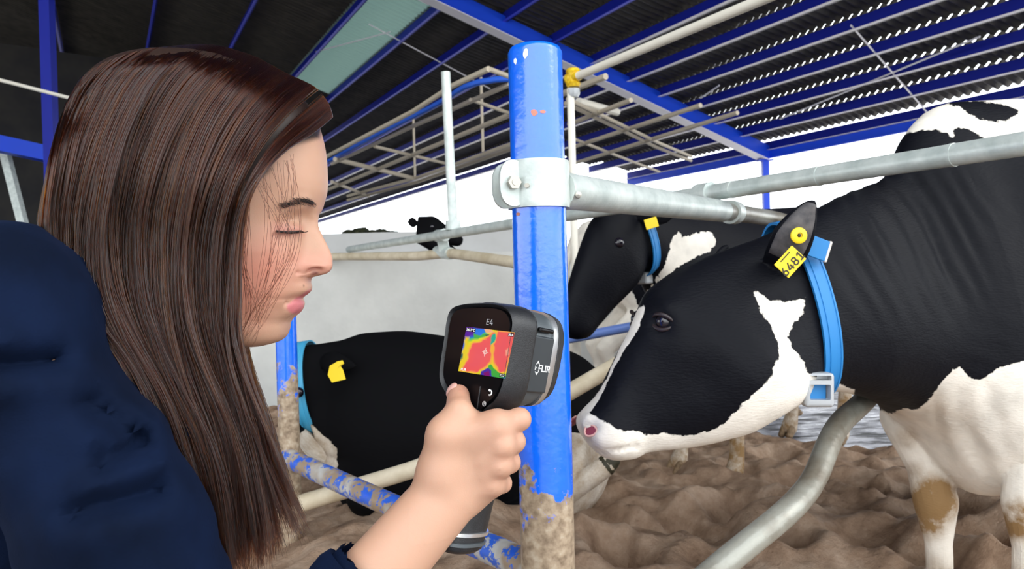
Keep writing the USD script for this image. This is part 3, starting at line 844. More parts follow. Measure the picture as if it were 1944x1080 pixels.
def tag_plate(parent, c, X, Y, w, h, name='ear_tag', text=None):
    Z = np.cross(X, Y)
    p = part(parent, name, box_at(c, X, Y, Z, (w, h, 0.003), 0.0014), M['tag_yellow'], label='yellow plastic ear tag')
    if text:
        part(p, 'tag_number', text_on(text, h * 0.42, c + Z * 0.0012 - Y * h * 0.14, X, Y, 0.001), M['tag_ink'], smooth=False)
        part(p, 'tag_slot', box_at(c + Z * 0.0014 + Y * h * 0.36, X, Y, Z, (w * 0.5, h * 0.06, 0.0012)), M['tag_ink'], smooth=False)
    return p


# --- the nearest cow
ST = [((1099, 806), (1106, 822), 1.575, 0.018, 1.0), ((1101, 794), (1119, 843), 1.575, 0.044, 1.0), ((1110, 780), (1139, 864), 1.58, 0.058, 0.95), ((1127, 762), (1166, 872), 1.585, 0.063, 0.9), ((1143, 740), (1196, 870), 1.59, 0.061, 0.9),
      ((1160, 703), (1228, 857), 1.60, 0.060, 0.9), ((1177, 667), (1292, 851), 1.605, 0.066, 0.9), ((1196, 631), (1350, 839), 1.61, 0.080, 0.9), ((1214, 592), (1408, 821), 1.62, 0.098, 0.88), ((1232, 554), (1452, 797), 1.63, 0.108, 0.88),
      ((1275, 519), (1488, 776), 1.645, 0.108, 0.9), ((1325, 493), (1514, 762), 1.66, 0.100, 0.92), ((1390, 470), (1530, 752), 1.68, 0.093, 0.95), ((1447, 449), (1543, 744), 1.705, 0.092, 1.0), ((1500, 424), (1556, 741), 1.73, 0.098, 1.0),
      ((1560, 391), (1592, 744), 1.78, 0.112, 1.0), ((1610, 366), (1632, 752), 1.83, 0.128, 1.0), ((1655, 350), (1672, 766), 1.90, 0.150, 1.0), ((1697, 325), (1712, 790), 1.97, 0.178, 1.0), ((1722, 258), (1758, 838), 2.01, 0.21, 1.0),
      ((1760, 212), (1806, 905), 2.03, 0.235, 1.0), ((1810, 194), (1846, 936), 2.05, 0.25, 1.0), ((1880, 190), (1893, 880), 2.06, 0.265, 1.0), ((1960, 188), (1962, 832), 2.10, 0.285, 0.95)]
hs, he = U(1810, 560, 2.03), U(1960, 560, 2.10)
NH = unit(((he - hs) * [1, 1, 0]))                                    # towards the tail
NL = np.array([-NH[1], NH[0], 0])                                     # away from the viewer
secs = []
for i, (T, B, d, w, e) in enumerate(ST):
    k = np.clip(i / 12, 0, 1)
    nr = 0.0 if i < 7 else (0.12 if i < 15 else 0.12 + 0.36 * min(1, (i - 14) / 4))
    secs.append((U(*T, d), U(*B, d), w, NL, e, nr))
base = secs[-1][0] * [1, 1, 0]
for dist, zt, zb, w, nr in ((0.3, 1.40, 0.58, 0.32, 0.3), (0.7, 1.39, 0.53, 0.345, 0.25), (1.05, 1.41, 0.60, 0.32, 0.2), (1.32, 1.42, 0.80, 0.27, 0.15), (1.5, 1.37, 0.95, 0.19, 0.1), (1.58, 1.27, 1.05, 0.09, 0.0)):
    p = base + NH * dist
    secs.append((p + [0, 0, zt], p + [0, 0, zb], w, NL, 0.95, nr))
solids = [to_man(skin_rings(loft_rings(secs, 90, 44)))]


def bcow(dist, lat, z):
    return base + NH * dist + NL * lat + [0, 0, z]


ff = U(1785, 1110, 2.12); nf = U(1952, 1120, 1.87)
legs_near = [
    [(U(1790, 640, 2.13), 0.10), (U(1728, 790, 2.12), 0.078), (U(1762, 880, 2.11), 0.056), (U(1776, 950, 2.10), 0.057), (U(1782, 1030, 2.10), 0.034), (ff, 0.034), ([ff[0] - 0.01, ff[1], 0.09], 0.045), ([ff[0] - 0.03, ff[1], 0.05], 0.048)],
    [(U(1990, 620, 2.0), 0.11), (U(1992, 800, 1.93), 0.085), (U(1958, 890, 1.88), 0.058), (U(1950, 955, 1.87), 0.056), (U(1952, 1040, 1.87), 0.034), (nf, 0.036), ([nf[0] - 0.01, nf[1], 0.09], 0.045), ([nf[0] - 0.03, nf[1], 0.05], 0.048)]]
for s in (-1, 1):
    legs_near.append([(bcow(1.3, s * 0.15, 1.05), 0.15), (bcow(1.12, s * 0.19, 0.78), 0.11), (bcow(1.45, s * 0.17, 0.52), 0.056), (bcow(1.38, s * 0.16, 0.14), 0.04), (bcow(1.33, s * 0.16, 0.05), 0.05)])
for c in legs_near:
    solids += chain(c)
solids += chain([(bcow(1.55, 0, 1.33), 0.035), (bcow(1.64, 0, 1.2), 0.03), (bcow(1.66, 0, 0.8), 0.02), (bcow(1.65, 0, 0.5), 0.04), (bcow(1.65, 0, 0.42), 0.02)])
# both ears
ear_near = [((1462, 520), 20, 1.66), ((1484, 492), 34, 1.605), ((1500, 462), 39, 1.575), ((1516, 432), 34, 1.56), ((1531, 404), 22, 1.552), ((1539, 388), 11, 1.55), ((1542, 381), 2, 1.55)]
ax_ = unit(np.array([80.0, -139.0])); pp = np.array([ax_[1], -ax_[0]])
ear_secs = []
for (cx, cy), hw, d in ear_near:
    T, B = U(cx + pp[0] * hw, cy + pp[1] * hw, d), U(cx - pp[0] * hw, cy - pp[1] * hw, d)
    ear_secs.append((T, B, 0.010 + 0.006 * (hw > 30), NL, 1.0, 0.0))
E = loft_rings(ear_secs, 20, 24)
mid_e = secs[13][0]


def mirror(P):
    """Reflects points in the cow's plane of symmetry (through the poll)."""
    P = np.asarray(P, float)
    o = (P - mid_e) @ NL
    return P - 2 * o[..., None] * NL


solids.append(to_man(skin_rings(E)))
solids.append(to_man(skin_rings((mirror(E) - UP * 0.075)[:, ::-1])))
cow = organism(solids, 0.0115, 14)
V = cow.vertices.copy(); N = vnormals(cow)


def dent(px, py, r, amt, both=True, V0=V, N0=N):
    p = near_point(V0, px, py)
    for c in ((p, mirror(p)) if both else (p,)):
        g = np.exp(-((V0 - c) ** 2).sum(1) / r ** 2)
        cow.vertices += (g * amt)[:, None] * N0


dent(1253, 612, 0.022, -0.010); dent(1262, 586, 0.030, 0.010); dent(1290, 612, 0.02, 0.004); dent(1232, 640, 0.02, 0.003)
dent(1121, 812, 0.013, -0.016); dent(1112, 798, 0.016, 0.006); dent(1180, 838, 0.035, 0.006)
dent(1430, 690, 0.085, 0.016); dent(1330, 720, 0.05, -0.006); dent(1290, 660, 0.05, 0.006); dent(1470, 600, 0.05, -0.008)
for x in np.linspace(1136, 1212, 14):
    dent(x, 861 - 14 * ((x - 1136) / 76) ** 1.3, 0.006, -0.0035)
q = PX(V)
# folds of skin on the neck and shoulder
a = (q[:, 0] - 1700) * 0.86 - (q[:, 1] - 440) * 0.50
b = (q[:, 0] - 1700) * 0.50 + (q[:, 1] - 440) * 0.86
msk = np.exp(-((q[:, 0] - 1725) / 135) ** 4 - ((q[:, 1] - 455) / 135) ** 4)
wv = np.sin(a / 5.6 + 2.6 * meshkit.noise(np.stack([a / 60, b / 130, 0 * a], -1), 4) * 2) * (0.3 + 0.7 * meshkit.noise(np.stack([a / 40, b / 90, 0 * a + 7], -1), 8))
cow.vertices += (0.0048 * msk * wv)[:, None] * N
# creases of loose skin on the chest
msk = np.exp(-((q[:, 0] - 1840) / 70) ** 4 - ((q[:, 1] - 830) / 90) ** 4)
cow.vertices += (0.004 * msk * np.sin((q[:, 0] - 0.35 * q[:, 1]) / 9 + 3 * meshkit.noise(np.stack([q[:, 0] / 50, q[:, 1] / 90, 0 * a], -1), 2)))[:, None] * N
cow.vertices += (0.0022 * (meshkit.fbm(V * 22, 3, 5) - 0.5))[:, None] * N

Z6 = lambda pts: [(1080 + x / 2.0, 360 + y / 2.0) for x, y in pts]
white_head = Z6([(700, 380), (725, 385), (765, 418), (830, 425), (900, 412), (890, 470), (850, 510), (830, 560), (850, 610), (892, 652), (905, 700), (1000, 735), (1045, 742), (1085, 762), (1085, 900), (870, 900), (640, 1000), (430, 1100), (100, 1100), (-60, 950), (-60, 880), (30, 845), (62, 842), (105, 868), (150, 888), (190, 915), (245, 912), (300, 930), (370, 925), (440, 937), (540, 917), (585, 890), (622, 850), (650, 815), (690, 778), (740, 730), (757, 700), (765, 660), (790, 650), (786, 600), (780, 555), (765, 510), (740, 470), (715, 430)])
white_chest = [(1690, 785), (1715, 776), (1742, 778), (1760, 766), (1775, 742), (1790, 722), (1808, 702), (1822, 698), (1836, 712), (1852, 722), (1872, 718), (1890, 700), (1905, 695), (1930, 690), (1950, 682), (2060, 690), (2150, 760), (2300, 800), (2600, 760), (2600, 1600), (1500, 1600), (1500, 900), (1640, 765)]
white_withers = [(1690, 255), (1712, 258), (1733, 249), (1773, 247), (1800, 252), (1806, 268), (1812, 246), (1830, 242), (1847, 248), (1868, 264), (1890, 268), (1944, 252), (2000, 262), (2100, 240), (2110, 100), (1690, 100)]
black_spot = [(1800, 199), (1826, 205), (1838, 216), (1856, 224), (1880, 231), (1914, 230), (1918, 222), (1928, 219), (1934, 211), (1920, 203), (1880, 194), (1830, 190), (1802, 192)]
P2 = q[:, :2]
sd = np.maximum.reduce([poly_sd(P2, white_head), poly_sd(P2, white_chest), np.minimum(poly_sd(P2, white_withers), -poly_sd(P2, black_spot))]) / 8.0
# the blaze down the middle of the face and nose
blz = np.array([U(1110, 782, 1.58), U(1127, 764, 1.585), U(1143, 742, 1.59), U(1160, 705, 1.60), U(1178, 665, 1.605), U(1196, 630, 1.61), U(1210, 600, 1.62)])
wid = np.array([0.022, 0.016, 0.010, 0.006, 0.012, 0.020, 0.024])
bl = np.full(len(V), -1e9)
for i in range(len(blz) - 1):
    ab = blz[i + 1] - blz[i]; t = np.clip((V - blz[i]) @ ab / (ab @ ab), 0, 1)
    dd = V - blz[i] - t[:, None] * ab
    bl = np.maximum(bl, (wid[i] + (wid[i + 1] - wid[i]) * t) - np.linalg.norm(dd, axis=1))
sd = np.maximum(sd, bl * 100)
stain = np.zeros(len(V))
for px, py, r, s in ((1770, 955, 50, 1.5), (1764, 985, 38, 1.2), (1930, 985, 40, 1.2), (1722, 830, 22, 0.5), (1735, 900, 22, 0.45), (1800, 800, 35, 0.18), (1150, 840, 30, 0.22), (1117, 822, 18, 0.35), (1780, 770, 30, 0.25), (1775, 1120, 60, 0.7), (1950, 1130, 60, 0.6)):
    stain = np.maximum(stain, s * np.exp(-(np.hypot(q[:, 0] - px, q[:, 1] - py) / r) ** 4))
ct = thing('cow', 'black and white cow nearest the camera with lowered head and broad blue collar', 'cow', (base[0], base[1], 0))
part(ct, 'body', cow, M['cow_near'], smooth=True, attrs={'patch': np.clip(sd, -6, 6), 'stain': stain})
V2 = cow.vertices
N2 = vnormals(cow)


def surf(V, N, px, py, r=5):
    p = near_point(V, px, py, r)
    i = np.argmin(((V - p) ** 2).sum(1))
    return p, N[i]


p, n = surf(V2, N2, 1254, 613)
for c, nn in ((p, n), (mirror(p), mirror(mid_e + n) - mirror(mid_e))):
    ey = part(ct, 'eye', trimesh.Trimesh(c - nn * 0.008 + trimesh.creation.icosphere(3, 0.0185).vertices, trimesh.creation.icosphere(3).faces, process=False), M['eye'], smooth=True)
    x = unit(np.cross(nn, [0.3, 0.1, 1.0])); y = np.cross(nn, x)
    for sgn in (1, -1):
        arc = [c - nn * 0.004 + x * 0.024 * math.cos(t) + sgn * y * 0.0155 * math.sin(t) + nn * 0.012 * math.sin(t) for t in np.linspace(0, np.pi, 18)]
        part(ey, 'eyelid', tube(arc, 0.0042 * np.sin(np.linspace(0.25, np.pi - 0.25, 18)) + 0.0005, 10), M['eyelid'])
p, n = surf(V2, N2, 1121, 813)
for c, nn in ((p, n), (mirror(p), mirror(mid_e + n) - mirror(mid_e))):
    x = unit(np.cross(nn, [0, 0, 1.0])); y = np.cross(nn, x)
    a = np.linspace(0, 2 * np.pi, 24, endpoint=False)
    rim = [c + nn * 0.0015 + x * 0.013 * math.cos(t) + y * 0.0115 * math.sin(t) * (1 + 0.25 * math.cos(t)) for t in np.linspace(0, 2 * np.pi, 30)]
    nz = part(ct, 'nostril', tube(rim, 0.0022, 10), M['pink'], label='moist pink nostril rim')
    part(nz, 'opening', box_at(c - nn * 0.0005, x, y, nn, (0.025, 0.021, 0.006), 0.0028), M['nostril_dark'])
col = secs[13]
cl = part(ct, 'collar', strap(U(1484, 431, 1.722), U(1542, 747, 1.72), 0.0955, NL, 1.0, 0.12, 0.044, 0.006, 0.008), M['collar_blue'], smooth=30, label='broad light blue webbing collar')
e0, e1 = U(1528, 462, 1.60), U(1571, 478, 1.62)
sx = unit(e1 - e0); sy = unit(np.cross(sx, FWD)); sy = sy if sy[2] > 0 else -sy
part(cl, 'loose_end', box_at((e0 + e1) / 2, sx, sy, np.cross(sx, sy), (np.linalg.norm(e1 - e0), 0.044, 0.006), 0.002), M['collar_blue'])
part(cl, 'end_clip', box_at(e1, sx, sy, np.cross(sx, sy), (0.007, 0.047, 0.009), 0.003), M['collar_end'], label='pale clip on the loose end of the collar')
bx = unit(RT); by = unit(UP * 0.997 + RT * 0.06); by = unit(by - bx * (bx @ by)); bz = np.cross(bx, by)
bc_ = U(1551, 739, 1.605)
fr_ = to_man(box_at(bc_, bx, by, bz, (0.062, 0.072, 0.036), 0.008)) - to_man(box_at(bc_ - by * 0.004, bx, by, bz, (0.043, 0.032, 0.08), 0.003)) - to_man(box_at(bc_ + by * 0.026 + bz * 0.012, bx, by, bz, (0.046, 0.010, 0.03), 0.002))
bk = part(cl, 'buckle', to_tri(fr_), M['buckle'], smooth=30, label='grey square plastic buckle')
part(ct, 'buckle_strap', box_at(bc_ - by * 0.004 - bz * 0.004, bx, by, bz, (0.040, 0.05, 0.006), 0.002), M['collar_blue'], smooth=30)
d_tag = 1.53
c0, cX, cY = U(1500, 497, d_tag), U(1531, 488, d_tag) - U(1497, 525, d_tag), U(1467, 505, d_tag) - U(1497, 525, d_tag)
tX, tY = unit(cX), unit(cY); tY = unit(tY - tX * (tX @ tY))
tag_plate(ct, c0, tX, tY, np.linalg.norm(cX), 0.040, text='6481')
p = U(1517, 447, 1.535)
part(ct, 'tag_button', cat_(lathe(p, -FWD, [(0, -0.004), (0.0165, -0.004), (0.0165, 0.0), (0.013, 0.003), (0.006, 0.004), (0.0055, 0.001), (0, 0.001)], 26)), M['tag_yellow'], label='round yellow tag button on the ear')
part(ct, 'tag_pin', lathe(p - FWD * 0.001, -FWD, [(0, 0), (0.004, 0), (0.003, 0.003), (0, 0.004)], 12), M['tag_ink'])
part(ct, 'ear_lining', to_tri(to_man(skin_rings(loft_rings([(U(cx + pp[0] * hw * 0.8, cy + pp[1] * hw * 0.8, d - 0.008), U(cx - pp[0] * hw * 0.8, cy - pp[1] * hw * 0.8, d - 0.008), 0.0115 + 0.004 * (hw > 30), NL, 1.0, 0.0) for (cx, cy), hw, d in ear_near[1:6]], 16, 20)))), M['ear_inside'], smooth=True, label='grey skin inside the ear')


# --- cows built from one plan: x forward, z up, metres at the withers 1.40
HEAD_LOW = [((0.90, 0, 1.38), (0.78, 0, 1.06), 0.092), ((1.05, 0, 1.30), (0.86, 0, 0.98), 0.105), ((1.15, 0, 1.14), (0.97, 0, 0.90), 0.090), ((1.22, 0, 1.00), (1.07, 0, 0.82), 0.066), ((1.27, 0, 0.90), (1.15, 0, 0.77), 0.062), ((1.28, 0, 0.84), (1.21, 0, 0.77), 0.040)]
HEAD_UP = [((0.86, 0, 1.66), (0.80, 0, 1.34), 0.092), ((1.0, 0, 1.66), (0.93, 0, 1.32), 0.105), ((1.14, 0, 1.56), (1.06, 0, 1.28), 0.090), ((1.26, 0, 1.44), (1.18, 0, 1.24), 0.066), ((1.33, 0, 1.36), (1.26, 0, 1.20), 0.062), ((1.36, 0, 1.32), (1.31, 0, 1.22), 0.040)]
BODY = [((-1.16, 0, 1.26), (-1.14, 0, 1.05), 0.08), ((-1.08, 0, 1.38), (-1.05, 0, 0.95), 0.19), ((-0.88, 0, 1.42), (-0.86, 0, 0.80), 0.27), ((-0.55, 0, 1.40), (-0.55, 0, 0.64), 0.32), ((-0.2, 0, 1.38), (-0.2, 0, 0.56), 0.34), ((0.1, 0, 1.39), (0.1, 0, 0.58), 0.29), ((0.28, 0, 1.40), (0.30, 0, 0.58), 0.24), ((0.42, 0, 1.39), (0.45, 0, 0.62), 0.19), ((0.58, 0, 1.37), (0.58, 0, 0.78), 0.14)]
NECK_LOW = [((0.74, 0, 1.37), (0.70, 0, 0.94), 0.105)]
NECK_UP = [((0.70, 0, 1.50), (0.70, 0, 1.05), 0.105)]


def plan_cow(name, label, origin, heading, scale, head, neck, patches, mt, group=None, z0=0.03, collar=True, tagged=True, edge=0.022, head_turn=0.0, extra=None, stains=True, pale_legs=False):
    h = unit([*heading, 0]); l = np.array([-h[1], h[0], 0])

    def W(p):
        p = np.asarray(p, float)
        x, y = p[..., 0], p[..., 1]
        if head_turn:
            k = np.clip((x - 0.5) / 0.5, 0, 1); r = np.maximum(x - 0.55, 0); ang = head_turn * k
            x, y = np.where(x > 0.55, 0.55 + r * np.cos(ang) - y * np.sin(ang), x), np.where(x > 0.55, y * np.cos(ang) + r * np.sin(ang), y)
        return np.asarray(origin) + scale * (x[..., None] * h + y[..., None] * l + p[..., 2:3] * [0, 0, 1.0]) + [0, 0, z0]
    rows = [(T, B, w, (0, 1.0, 0), 0.95, 0.25 if i < 8 else 0.1) for i, (T, B, w) in enumerate(BODY + neck + head)]
    R = loft_rings([(np.array(T, float), np.array(B, float), w, np.array(L, float), e, nr) for T, B, w, L, e, nr in rows], 70, 32)
    s = [to_man(skin_rings(R))]
    hooves = []
    for y in (-1, 1):
        s += chain([((0.30, y * .15, .88), .11), ((.25, y * .17, .70), .085), ((.29, y * .16, .40), .05), ((.285, y * .16, .30), .036), ((.29, y * .16, .13), .036), ((.32, y * .16, .06), .046)])
        s += chain([((-.86, y * .14, 1.02), .15), ((-.66, y * .18, .78), .11), ((-.99, y * .17, .52), .056), ((-.96, y * .17, .42), .038), ((-.92, y * .16, .14), .038), ((-.88, y * .16, .06), .048)])
        hooves += [(.335, y * .16), (-.865, y * .16)]
        T0, f = np.array(head[0][0], float), np.array(head[1][0], float)
        b = np.array([T0[0] - 0.01, y * 0.07, T0[2] - 0.07]); tip = b + [-.05, y * .17, -.02 if head is HEAD_LOW else 0.0]
        er = [(b + [0, 0, .025], b - [0, 0, .025], .012, np.array([1.0, 0, 0]), 1, 0), ((b + tip) / 2 + [0, 0, .05], (b + tip) / 2 - [0, 0, .05], .012, np.array([1.0, 0, 0]), 1, 0), (b * .2 + tip * .8 + [0, 0, .035], b * .2 + tip * .8 - [0, 0, .035], .01, np.array([1.0, 0, 0]), 1, 0), (tip + [0, 0, .003], tip - [0, 0, .003], .004, np.array([1.0, 0, 0]), 1, 0)]
        s.append(to_man(skin_rings(loft_rings(er, 14, 16))))
    s += chain([((-1.13, 0, 1.30), .035), ((-1.21, 0, 1.1), .028), ((-1.22, 0, .75), .02), ((-1.21, 0, .5), .045), ((-1.21, 0, .42), .02)])
    s += chain([((-.62, 0, .60), .15), ((-.72, 0, .56), .15)])
    t = organism(s, edge / scale, 10)
    t.vertices = W(t.vertices)
    if t.volume < 0:
        t.invert()
    q = PX(t.vertices)
    sdv = np.full(len(q), -6.0)
    for poly in patches:
        sdv = np.maximum(sdv, poly_sd(q[:, :2], poly) * q[:, 2] / FPX * 100)
    local = (t.vertices - np.asarray(origin) - [0, 0, z0]) / scale
    if pale_legs:
        sdv = np.maximum(sdv, (0.50 - local[:, 2]) * 60)
    st = np.clip(((0.42 if pale_legs else 0.22) - local[:, 2]) / 0.15, 0, 1) * 0.9 if stains else np.zeros(len(q))
    o = thing(name, label, 'cow', (origin[0], origin[1], 0), group)
    part(o, 'body', t, mt, smooth=True, attrs={'patch': np.clip(sdv, -6, 6), 'stain': st})
    for hx, hy in hooves:
        for dy in (-.024, .024):
            part(o, 'hoof', to_tri(m3.Manifold.hull_points(W(np.vstack([np.array([hx, hy + dy, .052]) + _ico * [.034, .021, .035], np.array([hx + .03, hy + dy, .022]) + _ico * [.036, .021, .021]])).astype(np.float32))), M['hoof'])
    fh = [np.array(p, float) for p in head[1][:2]]
    for y in (-1, 1):
        ec = W(fh[0] * .62 + fh[1] * .38 + [0.03, y * .088, 0.0])
        part(o, 'eye', trimesh.Trimesh(ec + trimesh.creation.icosphere(2, 0.024 * scale).vertices, trimesh.creation.icosphere(2).faces, process=False), M['eye'], smooth=True)
    if collar:
        a, b = np.array(neck[0][0]) * .15 + np.array(head[0][0]) * .85, np.array(neck[0][1]) * .15 + np.array(head[0][1]) * .85
        L = W(a + [0, 1, 0]) - W(a); L = unit(L)
        c = part(o, 'collar', strap(W(a), W(b), .100 * scale, L, .95, .1, .042, .006, .006), M['collar_blue'], smooth=30, label='blue webbing collar')
        part(c, 'buckle', box_at(W(b + [0, 0, -.02]), h, l, np.array([0, 0, 1.0]), (.05, .06, .05), .01), M['buckle'])
    if tagged:
        for y in (-1, 1):
            T0 = np.array(head[0][0], float)
            pt = W(np.array([T0[0] - .01, y * .16, T0[2] - .12]))
            X = unit(np.cross(UP, -FWD)); tag_plate(o, pt + (EYE - pt) / np.linalg.norm(EYE - pt) * 0.03, unit(X + 0.3 * UP), unit(UP - 0.3 * X), .05, .04)
    return o, W, t


hA = np.array([-0.73, -0.69])
oA = np.array([0.86, 3.44]) - hA * 0.27
Z4 = lambda pts: [(1060 + x / 3.375, 380 + y / 3.375) for x, y in pts]
patchA = [Z4([(770, 200), (800, 240), (880, 210), (960, 200), (1000, 230), (1010, 280), (980, 320), (880, 370), (780, 420), (700, 480), (620, 540), (560, 600), (640, 480), (690, 400), (710, 320), (730, 240)]), [(1200, 840), (1290, 840), (1300, 960), (1200, 960)], [(1310, 800), (1400, 800), (1400, 960), (1310, 960)], [(1525, 700), (1570, 700), (1570, 940), (1525, 940)]]
plan_cow('cow', 'black cow behind the blue post, facing left with a white shoulder patch and blue collar', (*oA, 0), hA, 0.90, HEAD_LOW, NECK_LOW, patchA, M['cow_far'], head_turn=-0.10, pale_legs=True)
plan_cow('cow', 'mostly white cow half hidden behind the black cow beyond the pale blue rail', (1.45, 5.0, 0), (1.0, 0.12), 0.92, HEAD_LOW, NECK_LOW, [[(1000, 300), (1175, 300), (1185, 520), (1240, 640), (1240, 1000), (1000, 1000)], [(1340, 300), (1430, 300), (1430, 520), (1370, 500)]], M['cow_far'], collar=False, tagged=False, edge=0.03)
plan_cow('cow', 'young black cattle beast looking over the concrete wall, only its dark head showing', (*U(770, 520, 6.6)[:2], 0), (0.9, -0.1), 0.83, [((0.16, 0, 1.78), (0.14, 0, 1.5), .09), ((.30, 0, 1.78), (.25, 0, 1.48), .10), ((.42, 0, 1.70), (.37, 0, 1.48), .085), ((.52, 0, 1.62), (.49, 0, 1.47), .06), ((.59, 0, 1.57), (.56, 0, 1.46), .055), ((.62, 0, 1.53), (.60, 0, 1.48), .03)],
         [((.50, 0, 1.38), (.48, 0, .95), .12), ((.38, 0, 1.58), (.52, 0, 1.2), .10)][:0] or [((0.62, 0, 1.36), (0.60, 0, 1.0), 0.10)], [], M['cow_black'], collar=False, tagged=False, edge=0.03, stains=False)

# --- the cow lying down behind the hand
LST = [((1172, 775), (1168, 850), 3.05, .08), ((1145, 716), (1145, 930), 3.03, .20), ((1085, 668), (1085, 985), 3.0, .30), ((985, 650), (985, 1000), 3.0, .34), ((860, 640), (860, 1005), 3.0, .34), ((755, 628), (755, 1000), 3.0, .30), ((692, 632), (692, 985), 2.98, .24), ((645, 646), (655, 940), 2.95, .17), ((608, 652), (628, 880), 2.92, .13), ((578, 656), (606, 815), 2.90, .115), ((548, 672), (592, 810), 2.88, .105), ((532, 715), (596, 838), 2.84, .10), ((542, 780), (606, 864), 2.78, .075), ((563, 825), (616, 874), 2.72, .06), ((585, 858), (612, 877), 2.70, .04)]
LL = unit(np.array([0.12, 0.99, 0]))
lsecs = [(U(*T, d), U(*B, d), w, LL, 0.95, 0.12) for T, B, d, w in LST]
ls = [to_man(skin_rings(loft_rings(lsecs, 70, 36)))]
ls += chain([(U(960, 985, 2.72), .07), (U(1060, 942, 2.66), .05), (U(1098, 920, 2.62), .040), (U(1130, 900, 2.6), .036), (U(1150, 884, 2.6), .036)])
ls += chain([(U(1040, 930, 2.78), .08), (U(1085, 850, 2.72), .055), (U(1092, 880, 2.66), .045), (U(1040, 950, 2.66), .045)])
ls += chain([(U(740, 980, 2.85), .08), (U(690, 945, 2.70), .06), (U(790, 985, 2.66), .045)])
er = [(U(620, 668, 2.86), U(604, 690, 2.86), .012, LL, 1, 0), (U(640, 668, 2.80), U(622, 705, 2.80), .012, LL, 1, 0), (U(664, 682, 2.76), U(648, 706, 2.76), .01, LL, 1, 0), (U(676, 694, 2.75), U(673, 699, 2.75), .004, LL, 1, 0)]
ls.append(to_man(skin_rings(loft_rings(er, 14, 16))))
lt = organism(ls, 0.022, 10)
q = PX(lt.vertices)
lp = np.maximum(poly_sd(q[:, :2], [(1072, 820), (1125, 825), (1200, 860), (1200, 960), (990, 990), (1060, 900)]), poly_sd(q[:, :2], [(560, 832), (590, 805), (640, 850), (640, 900), (560, 900)])) / 5
o = thing('cow', 'black cow lying down in the sand behind the hand, with a plain yellow ear tag', 'cow', (*U(860, 900, 3.0)[:2], 0))
part(o, 'body', lt, M['cow_black'], smooth=True, attrs={'patch': np.clip(lp, -6, 6), 'stain': 0.55 * (lp > -2)})
part(o, 'hoof', to_tri(m3.Manifold.hull_points(np.vstack([U(1150, 884, 2.6) + _ico * 0.036, U(1163, 874, 2.6) + _ico * 0.026]).astype(np.float32))), M['tag_ink'])
cs = lsecs[9]
c = part(o, 'collar', strap(cs[0], cs[1], cs[2], LL, 0.95, 0.12, 0.045, 0.006, 0.012), plain('collar_pale', (0.05, 0.33, 0.55), 0.5), smooth=30, label='light blue collar')
# the blank tag: a yellow plate with a narrow neck
pl = U(*np.array([[626, 694], [634, 690], [640, 686], [650, 684], [653, 690], [645, 693], [651, 702], [656, 720], [630, 726], [622, 712]]).T, 2.70)
part(o, 'ear_tag', skin_rings(np.array([pl, pl + FWD * 0.004])), M['tag_yellow'], smooth=False, label='blank yellow ear tag')
part(o, 'eye', trimesh.Trimesh(U(566, 745, 2.74) + trimesh.creation.icosphere(2, 0.02).vertices, trimesh.creation.icosphere(2).faces, process=False), M['eye'], smooth=True)
# ------------------------------------------------------------------ the thermal camera
M['dev_black'] = noisy('device_rubber', (0.010, 0.011, 0.013), (0.016, 0.017, 0.02), 200, 0.42, bump=0.1, bscale=900)
M['dev_face'] = plain('device_face', (0.004, 0.004, 0.005), 0.22, specular_ior_level=0.25)
M['dev_grey'] = plain('device_grey', (0.085, 0.10, 0.11), 0.38, 0.3)
M['dev_side'] = plain('device_side', (0.035, 0.042, 0.048), 0.42, 0.2)
M['dev_silver'] = plain('device_silver', (0.62, 0.63, 0.64), 0.25, 0.85)
M['print_white'] = plain('print_white', (0.85, 0.85, 0.85), 0.5)
M['lens_glass'] = plain('lens_glass', (0.02, 0.02, 0.025), 0.08, 0.5)
DC = U(924, 668, 0.665)
DX = unit(RT * 0.685 - UP * 0.082 - FWD * 0.724)
DY = RT * 0.187 + UP * 0.978 + FWD * 0.05; DY = unit(DY - DX * (DX @ DY))
DZ = np.cross(DX, DY)                                                # out of the screen, towards its user


def D(x, y, z=0.0):
    x, y, z = np.broadcast_arrays(np.asarray(x, float), np.asarray(y, float), np.asarray(z, float))
    return DC + x[..., None] * DX + y[..., None] * DY + z[..., None] * DZ


def dev_xy(px, py, z=0.0):
    p = on_plane(px, py, DC + DZ * z, DZ) - DC
    return np.stack([p @ DX, p @ DY], -1)


Z3 = lambda p: np.array([(820 + x / 4.154, 560 + y / 4.154) for x, y in p])
fo = dev_xy(*Z3([(235, 78), (195, 92), (160, 125), (143, 170), (118, 330), (95, 480), (80, 600), (80, 670), (98, 730), (135, 790), (190, 850), (240, 900), (270, 990), (300, 1010), (400, 985), (430, 940), (500, 880), (560, 795), (592, 700), (614, 580), (640, 420), (662, 290), (670, 215), (655, 150), (615, 100), (550, 74), (450, 64), (330, 66)]).T)


def resample(P, n):
    P = np.vstack([P, P[:1]])
    s = np.r_[0, np.cumsum(np.linalg.norm(np.diff(P, axis=0), axis=1))]
    cs = CubicSpline(s, P, bc_type='periodic')
    return cs(np.linspace(0, s[-1], n, endpoint=False))


fo = resample(fo, 110)
fc = np.array([(fo[:, 0].min() + fo[:, 0].max()) / 2, 0.002])


def ring(z, sx, sy=None, dx=0.0, dy=0.0, prof=None):
    p = fo if prof is None else prof
    sy = sy or sx
    q = fc + (p - fc) * [sx, sy] + [dx, dy]
    return D(q[:, 0], q[:, 1], z)


